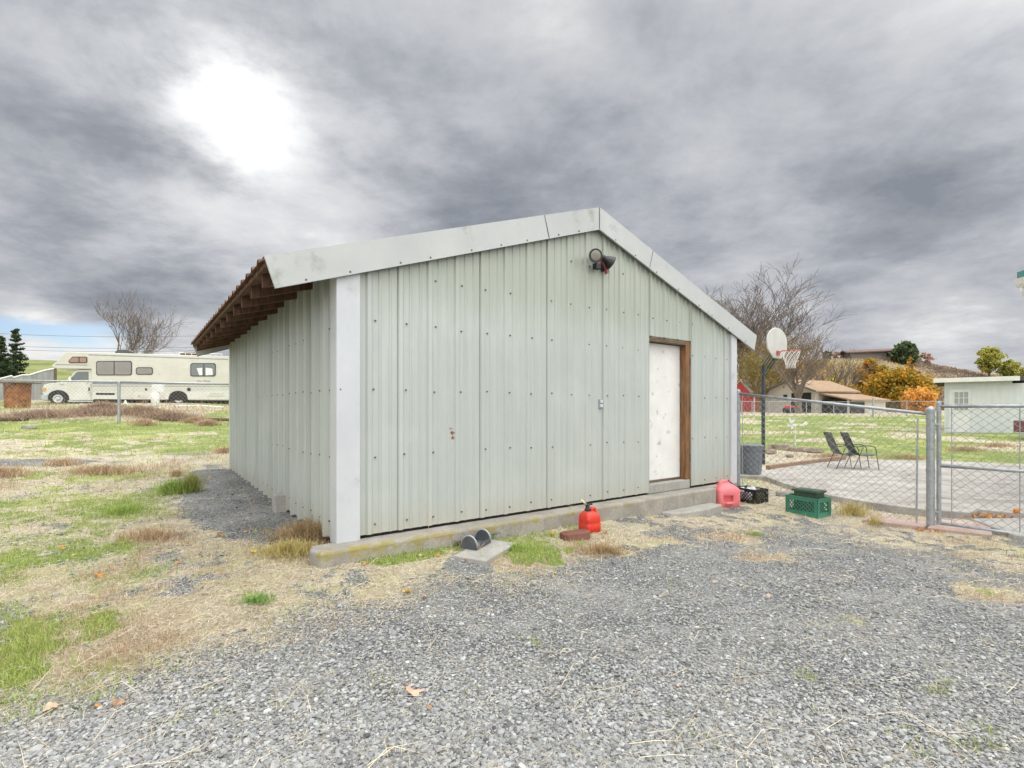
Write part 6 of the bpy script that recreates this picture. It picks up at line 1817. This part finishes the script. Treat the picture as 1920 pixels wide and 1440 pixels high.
GB = ((.20, .30, .06), (.44, .54, .16)); BW = ((.28, .18, .09), (.56, .42, .24)); RW = ((.38, .26, .16), (.66, .52, .36)); YB = ((.42, .35, .11), (.68, .57, .28))
mound('weed_heap', 'brown heap of pulled dead weeds against the left front corner of the shed', 575, 1008, .42, .34, .22, 3800, *BW, 201, 1.0, .2)
mound('weed_tuft', 'yellowish weeds below the brown heap near the footing end', 545, 1040, .30, .2, .08, 1400, *YB, 202, .6, .12)
mound('grass_tuft', 'thick bright green grass tuft on the left between straw patches', 230, 962, .30, .25, .04, 2600, *GB, 203, .45, .13, cat='grass tuft')
mound('weed_plant', 'leafy green weed at the edge of the gravel left of the shed', 325, 925, .26, .22, .06, 1400, *GB, 204, .4, .22, cat='weed')
mound('weed_plant', 'taller yellow green weed right beside the leafy green one', 358, 922, .14, .14, .05, 700, (.22, .24, .05), (.42, .42, .14), 205, .35, .33, cat='weed')
mound('grass_tuft', 'small green tuft in the straw below the footing end', 482, 1128, .13, .09, .02, 900, (.16, .30, .07), (.36, .52, .16), 206, .5, .08, cat='grass tuft')
mound('weed_clump', 'reddish brown weed clump at the right end of the green strip', 285, 1010, .35, .18, .08, 1800, *RW, 207, .5, .16)
mound('weed_clump', 'reddish weed clump in the middle of the left yard', 195, 888, .7, .35, .1, 2400, *RW, 208, .5, .22, wid=.004)
mound('weed_clump', 'small reddish weed clump left of the middle one', 118, 872, .4, .25, .1, 1200, *RW, 209, .5, .2, wid=.004)
mound('weed_clump', 'reddish weed clump cut by the left edge', 4, 893, .5, .3, .12, 1500, *RW, 210, .5, .25, wid=.004)
mound('weed_clump', 'small brown weed clump beside the far corner of the shed', 420, 848, .4, .3, .1, 1000, *RW, 211, .5, .2, wid=.004)
mound('weed_clump', 'small brown dry weed on the straw near the leafy weed', 332, 893, .12, .12, .05, 400, *RW, 212, .4, .2, wid=.003)
mound('weed_heap', 'tangle of brown dead weeds beside the reddish paver brick', 1130, 1035, .36, .22, .05, 1900, *BW, 213, 1.1, .12)
mound('weed_heap', 'dark dead weeds tucked between thin slab and footing', 868, 1022, .2, .12, .06, 800, (.10, .07, .03), (.26, .19, .09), 214, 1.0, .13)
mound('grass_tuft', 'bright green grass right of the thin slab', 967, 1030, .20, .14, .02, 1100, *GB, 215, .5, .09, cat='grass tuft')
mound('weed_plant', 'small dark leafy plant behind the black plastic holder', 903, 1010, .05, .05, .06, 160, (.02, .09, .03), (.05, .17, .05), 216, .7, .10, cat='weed', wid=.014)
mound('weed_plant', 'dark green sprig between the plastic holder and the footing', 940, 1003, .03, .03, .05, 60, (.02, .09, .03), (.05, .17, .05), 217, .7, .08, cat='weed', wid=.012)
mound('grass_tuft', 'small green tuft on the gravel below the black crate', 1418, 1003, .16, .09, .02, 500, *GB, 218, .5, .06, cat='grass tuft')
mound('weed_clump', 'yellowish weeds by the fence right of the green crate', 1598, 965, .22, .2, .1, 700, *YB, 219, .4, .30, wid=.003)
mound('weed_clump', 'dry yellow weed standing in front of the fence foot', 1640, 985, .1, .1, .05, 160, *YB, 220, .4, .28, wid=.0025)
for k, (px, py, rx, hh_, lab) in enumerate([(80, 782, 1.6, .45, 'brown brush pile at the far left below the rusty barrel'), (170, 778, 1.9, .5, 'low brown brush left of the fence post'), (193, 772, 1.3, .9, 'tallest brown brush mound behind the fence post'), (265, 776, 1.6, .6, 'brown brush right of the fence post'), (320, 785, 1.4, .45, 'low brown brush nearer the shed')]):
    mound('brush_mound', lab, px, py, rx, .7, hh_, 4200, (.28, .18, .12), (.56, .42, .31), 230 + k, .9, .45, 'brown brush along the left bank', 'brush', .007)
for k, (px, py) in enumerate([(270, 797), (365, 792), (390, 797)]):
    mound('brush_mound', ['small brown weeds right of the fence post foot', 'small brown weeds left of the far fence post', 'brown weeds at the foot of the far fence post'][k], px, py, .5, .4, .3, 1100, *RW, 240 + k, .6, .35, 'brown brush along the left bank', 'brush', .006)
for k, (px, py, lab) in enumerate([(1868, 838, 'low reddish weeds in the lawn behind the gate'), (1810, 845, 'low tan weeds in the lawn right of the gate post'), (1700, 860, 'dry weeds on the lawn edge left of the gate post'), (1560, 858, 'dry weeds on the lawn edge behind the patio chairs')]):
    mound('lawn_weeds', lab, px, py, .9, .35, .12, 1300, (.34, .22, .12), (.60, .44, .28), 250 + k, .6, .2, 'dry weeds in the lawn', 'weeds', .005)


def stem(name, label, px, py, h_, seed, c=(.52, .42, .28)):
    X0, Y0, Z0 = ground_at(px, py); rr = random.Random(seed); pts = [Vector((X0, Y0, Z0))]; d_ = Vector((rr.uniform(-.25, .25), rr.uniform(-.2, .2), 1))
    for i in range(6): pts.append(pts[-1] + d_.normalized() * h_ / 6); d_ += Vector((rr.uniform(-.2, .2), rr.uniform(-.2, .2), -.02))
    mb = MB(); mb.tube(pts, [.0022] * 6 + [.001], 4)
    for i in (3, 4, 5, 6):
        for _ in range(3): q = pts[i] + Vector((rr.uniform(-.05, .05), rr.uniform(-.05, .05), rr.uniform(.02, .07))); mb.tube([pts[i], q], .001, 3)
    if 'straw_stem' not in M: M['straw_stem'] = mat('straw_stem', (.40, .32, .20), (.55, .46, .32), 20, .9)
    tag(mb.build(name, M['straw_stem']), label, 'dry stem')
stem('dry_stem', 'thin dry seed stem standing in front of the footing', 808, 1030, .48, 1)
stem('dry_stem', 'thin dry stem near the left front corner of the footing', 700, 1020, .3, 2)
stem('dry_stem', 'thin dry stem on the gravel left of the shed corner', 478, 985, .35, 3)
stem('dry_stem', 'thin dry stalk leaning beside the thin slab', 905, 1052, .16, 4)
stem('dry_stem', 'short dry stalk against the footing left of the red fuel can', 1066, 985, .22, 5)

# gravel stones
def gravel(n, seed, name):
    g_ = np.random.default_rng(seed)
    X_, Y_, _ = scatter(n, seed, vr=(120, 800), pw=.8); X_, Y_ = pick(X_, Y_, g_, 'gravel', thr=.03, power=.8)
    low = vnoise(X_, Y_, .55, 91, 3) * .6 + vnoise(X_, Y_, 3.0, 92, 2) * .4; ok = g_.random(len(X_)) < np.clip(.30 + 2.2 * (low - .33), .25, 1); X_, Y_, low = X_[ok], Y_[ok], low[ok]
    n = len(X_); Z_ = height(X_, Y_)
    phi = (1 + 5 ** .5) / 2
    # 12-vertex stone with 20 faces
    ico = np.array([(-1, phi, 0), (1, phi, 0), (-1, -phi, 0), (1, -phi, 0), (0, -1, phi), (0, 1, phi), (0, -1, -phi), (0, 1, -phi), (phi, 0, -1), (phi, 0, 1), (-phi, 0, -1), (-phi, 0, 1)]) / 1.9
    fi = np.array([(0, 11, 5), (0, 5, 1), (0, 1, 7), (0, 7, 10), (0, 10, 11), (1, 5, 9), (5, 11, 4), (11, 10, 2), (10, 7, 6), (7, 1, 8), (3, 9, 4), (3, 4, 2), (3, 2, 6), (3, 6, 8), (3, 8, 9), (4, 9, 5), (2, 4, 11), (6, 2, 10), (8, 6, 7), (9, 8, 1)])
    s_ = np.clip(np.exp(g_.normal(math.log(.0064), .36, n)), .003, .019) * np.where(Y_ > 4.0, 1.12, 1.0)
    V = ico[None] * (1 + g_.uniform(-.28, .28, (n, 12, 1)))
    sc3 = np.stack([g_.uniform(.8, 1.35, n), g_.uniform(.7, 1.1, n), g_.uniform(.35, .6, n)], 1)
    V = V * sc3[:, None]
    a = g_.uniform(0, 6.283, n); t_ = g_.normal(0, .35, n)
    ct, st_ = np.cos(t_)[:, None], np.sin(t_)[:, None]; y1 = V[..., 1] * ct - V[..., 2] * st_; z1 = V[..., 1] * st_ + V[..., 2] * ct
    ca, sa = np.cos(a)[:, None], np.sin(a)[:, None]; x2 = V[..., 0] * ca - y1 * sa; y2 = V[..., 0] * sa + y1 * ca
    V = np.stack([x2, y2, z1], -1) * s_[:, None, None] + np.stack([X_, Y_, Z_ + s_ * g_.uniform(.0, .55, n)], 1)[:, None]
    Fc = (np.arange(n)[:, None, None] * 12 + fi[None]).reshape(-1, 3)
    base = np.clip(g_.normal(.275, .08, n), .09, .52)[:, None]; tint = np.array([[.99, 1.0, 1.01]]) * (1 - .0) + g_.uniform(-.02, .05, (n, 1)) * np.array([[1, .5, -.6]])
    light = (g_.random((n, 1)) < .035) * .14
    cc = (base + light) * tint * (1.16 - .36 * low[:, None])
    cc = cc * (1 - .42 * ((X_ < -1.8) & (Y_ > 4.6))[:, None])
    return bignp(name, V.reshape(-1, 3), Fc, 3, M['stonecol'], 'stuff', {'col': np.repeat(cc, 12, 0)})
M['stonecol'] = attrmat('crushed_stone', .75, 0, spec=.35)
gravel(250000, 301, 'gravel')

# fallen leaves -----------------------------------------------------
M['leafA'] = mat('orange_leaf', (.62, .23, .03), (.72, .36, .06), 30, .7, trans=.25)
M['leafB'] = mat('yellow_leaf', (.72, .48, .05), (.80, .60, .12), 30, .7, trans=.25)
M['leafC'] = mat('brown_leaf', (.34, .19, .10), (.46, .29, .18), 30, .8, trans=.15)
M['leafD'] = mat('pale_pinkish_leaf', (.55, .37, .26), (.64, .46, .34), 30, .8, trans=.15)
def leaf_mesh(seed, s_):
    rr = random.Random(seed); mb = MB(); ring = []
    lob = 5
    for k in range(20):
        a = 2 * math.pi * k / 20; r_ = s_ * (.62 + .38 * abs(math.cos(lob * a / 2))) * rr.uniform(.85, 1.1)
        ring.append((r_ * math.cos(a), r_ * .8 * math.sin(a), s_ * .28 * math.cos(2 * a + seed) + rr.uniform(0, s_ * .1)))
    mb.v = [(0, 0, s_ * .1)] + ring; mb.f = [[0, 1 + k, 1 + (k + 1) % 20] for k in range(20)]; mb.mi = [0] * 20
    mb.tube([(-s_ * .9, 0, .0), (-s_ * 1.6, s_ * .1, s_ * .1)], s_ * .04, 4)
    return mb
LV = [(775, 1302, .045, 'D', 'large pale brown leaf curled on the gravel near the bottom middle'), (805, 1332, .014, 'C', 'small reddish leaf below the large pale brown leaf'), (222, 1322, .035, 'C', 'brown leaf on the gravel at the lower left'),
      (95, 1333, .028, 'D', 'pale pinkish leaf at the bottom left corner'), (180, 1330, .014, 'A', 'tiny orange scrap near the lower left brown leaf'), (185, 1084, .030, 'A', 'orange leaf on the straw at left'), (475, 1036, .035, 'B', 'bright yellow leaf in the straw below the weed heap'),
      (413, 1006, .035, 'A', 'orange leaf on the dark gravel patch left of the shed'), (350, 1023, .02, 'A', 'small orange leaf left of the weed heap'), (333, 1058, .022, 'A', 'orange leaf in the middle of the left straw'), (765, 1113, .040, 'B', 'yellow orange leaf on the gravel below the footing'),
      (795, 1122, .022, 'D', 'small cream leaf beside the yellow orange one'), (873, 1054, .024, 'A', 'orange leaf in front of the thin slab'), (822, 1044, .028, 'A', 'orange brown leaf at the grass strip before the footing'), (790, 1044, .024, 'D', 'pinkish leaf at the grass strip before the footing'),
      (682, 1060, .024, 'A', 'orange leaf at the foot of the left end of the footing'), (1126, 1027, .022, 'A', 'orange leaf on the dead weeds beside the paver'), (1037, 1003, .028, 'A', 'orange leaf in the grass left of the paver'), (1135, 1000, .032, 'A', 'orange leaf behind the red fuel can base'),
      (1212, 985, .02, 'B', 'yellow leaf at the footing left of the step'), (1222, 972, .02, 'B', 'yellow leaf beside the left end of the step'), (1298, 975, .016, 'B', 'yellow leaf in front of the step'), (1040, 1077, .016, 'B', 'small yellow leaf on the gravel below the paver'),
      (458, 1000, .02, 'A', 'orange leaf on gravel near the shed wall'), (393, 897, .03, 'A', 'orange leaf on the gravel near the far corner of the shed'), (265, 1002, .02, 'A', 'orange leaf in the reddish weed clump'), (118, 1030, .03, 'A', 'orange leaf in the green strip at left'), (140, 1043, .02, 'B', 'yellow leaf in the green strip at left'),
      (1270, 1290, .014, 'D', 'tiny pale leaf on the gravel at the bottom'), (1440, 1120, .02, 'D', 'pale leaf on the open gravel at right'), (1340, 1095, .018, 'D', 'pale leaf on the open gravel below the step'), (700, 1270, .0, 'C', '')]
for k, (px, py, s_, c_, lab) in enumerate(LV):
    if s_ <= 0: continue
    X0, Y0, Z0 = ground_at(px, py); s2 = max(s_, .010) * 1.15
    o = leaf_mesh(k, s2).build('fallen_leaf', M['leaf' + c_], loc=(X0, Y0, Z0 + .018)); o.rotation_euler = (random.uniform(-.4, .4), random.uniform(-.4, .4), random.uniform(0, 6))
    tag(o, lab, 'leaf', 'fallen autumn leaves')
# leaves gathered in the notch by the gate and at the post foot
def leaf_litter(name, pts, seed, zoff=.0):
    g_ = np.random.default_rng(seed); n = len(pts); C_ = np.array(pts)
    leaf_cloud(name, C_, .03, [(.62, .27, .06), (.70, .38, .14), (.50, .22, .06), (.70, .46, .26)], None, seed, kind='stuff')
pts = []
for _ in range(90): x = random.gauss(6.7, .16); y = random.gauss(7.16, .06); pts.append((x, y, -.085 + random.random() * .03))
for _ in range(70): x = random.gauss(5.5, .18); y = random.gauss(6.6, .10); pts.append((x, y, hz(x, y) + .01 + random.random() * .03))
for _ in range(120):
    t_ = random.uniform(.1, 5.4); q = SF.w(t_, -random.uniform(.01, .09)); pts.append((q[0], q[1], .165 + random.random() * .012))
leaf_litter('leaf_litter', pts, 77)
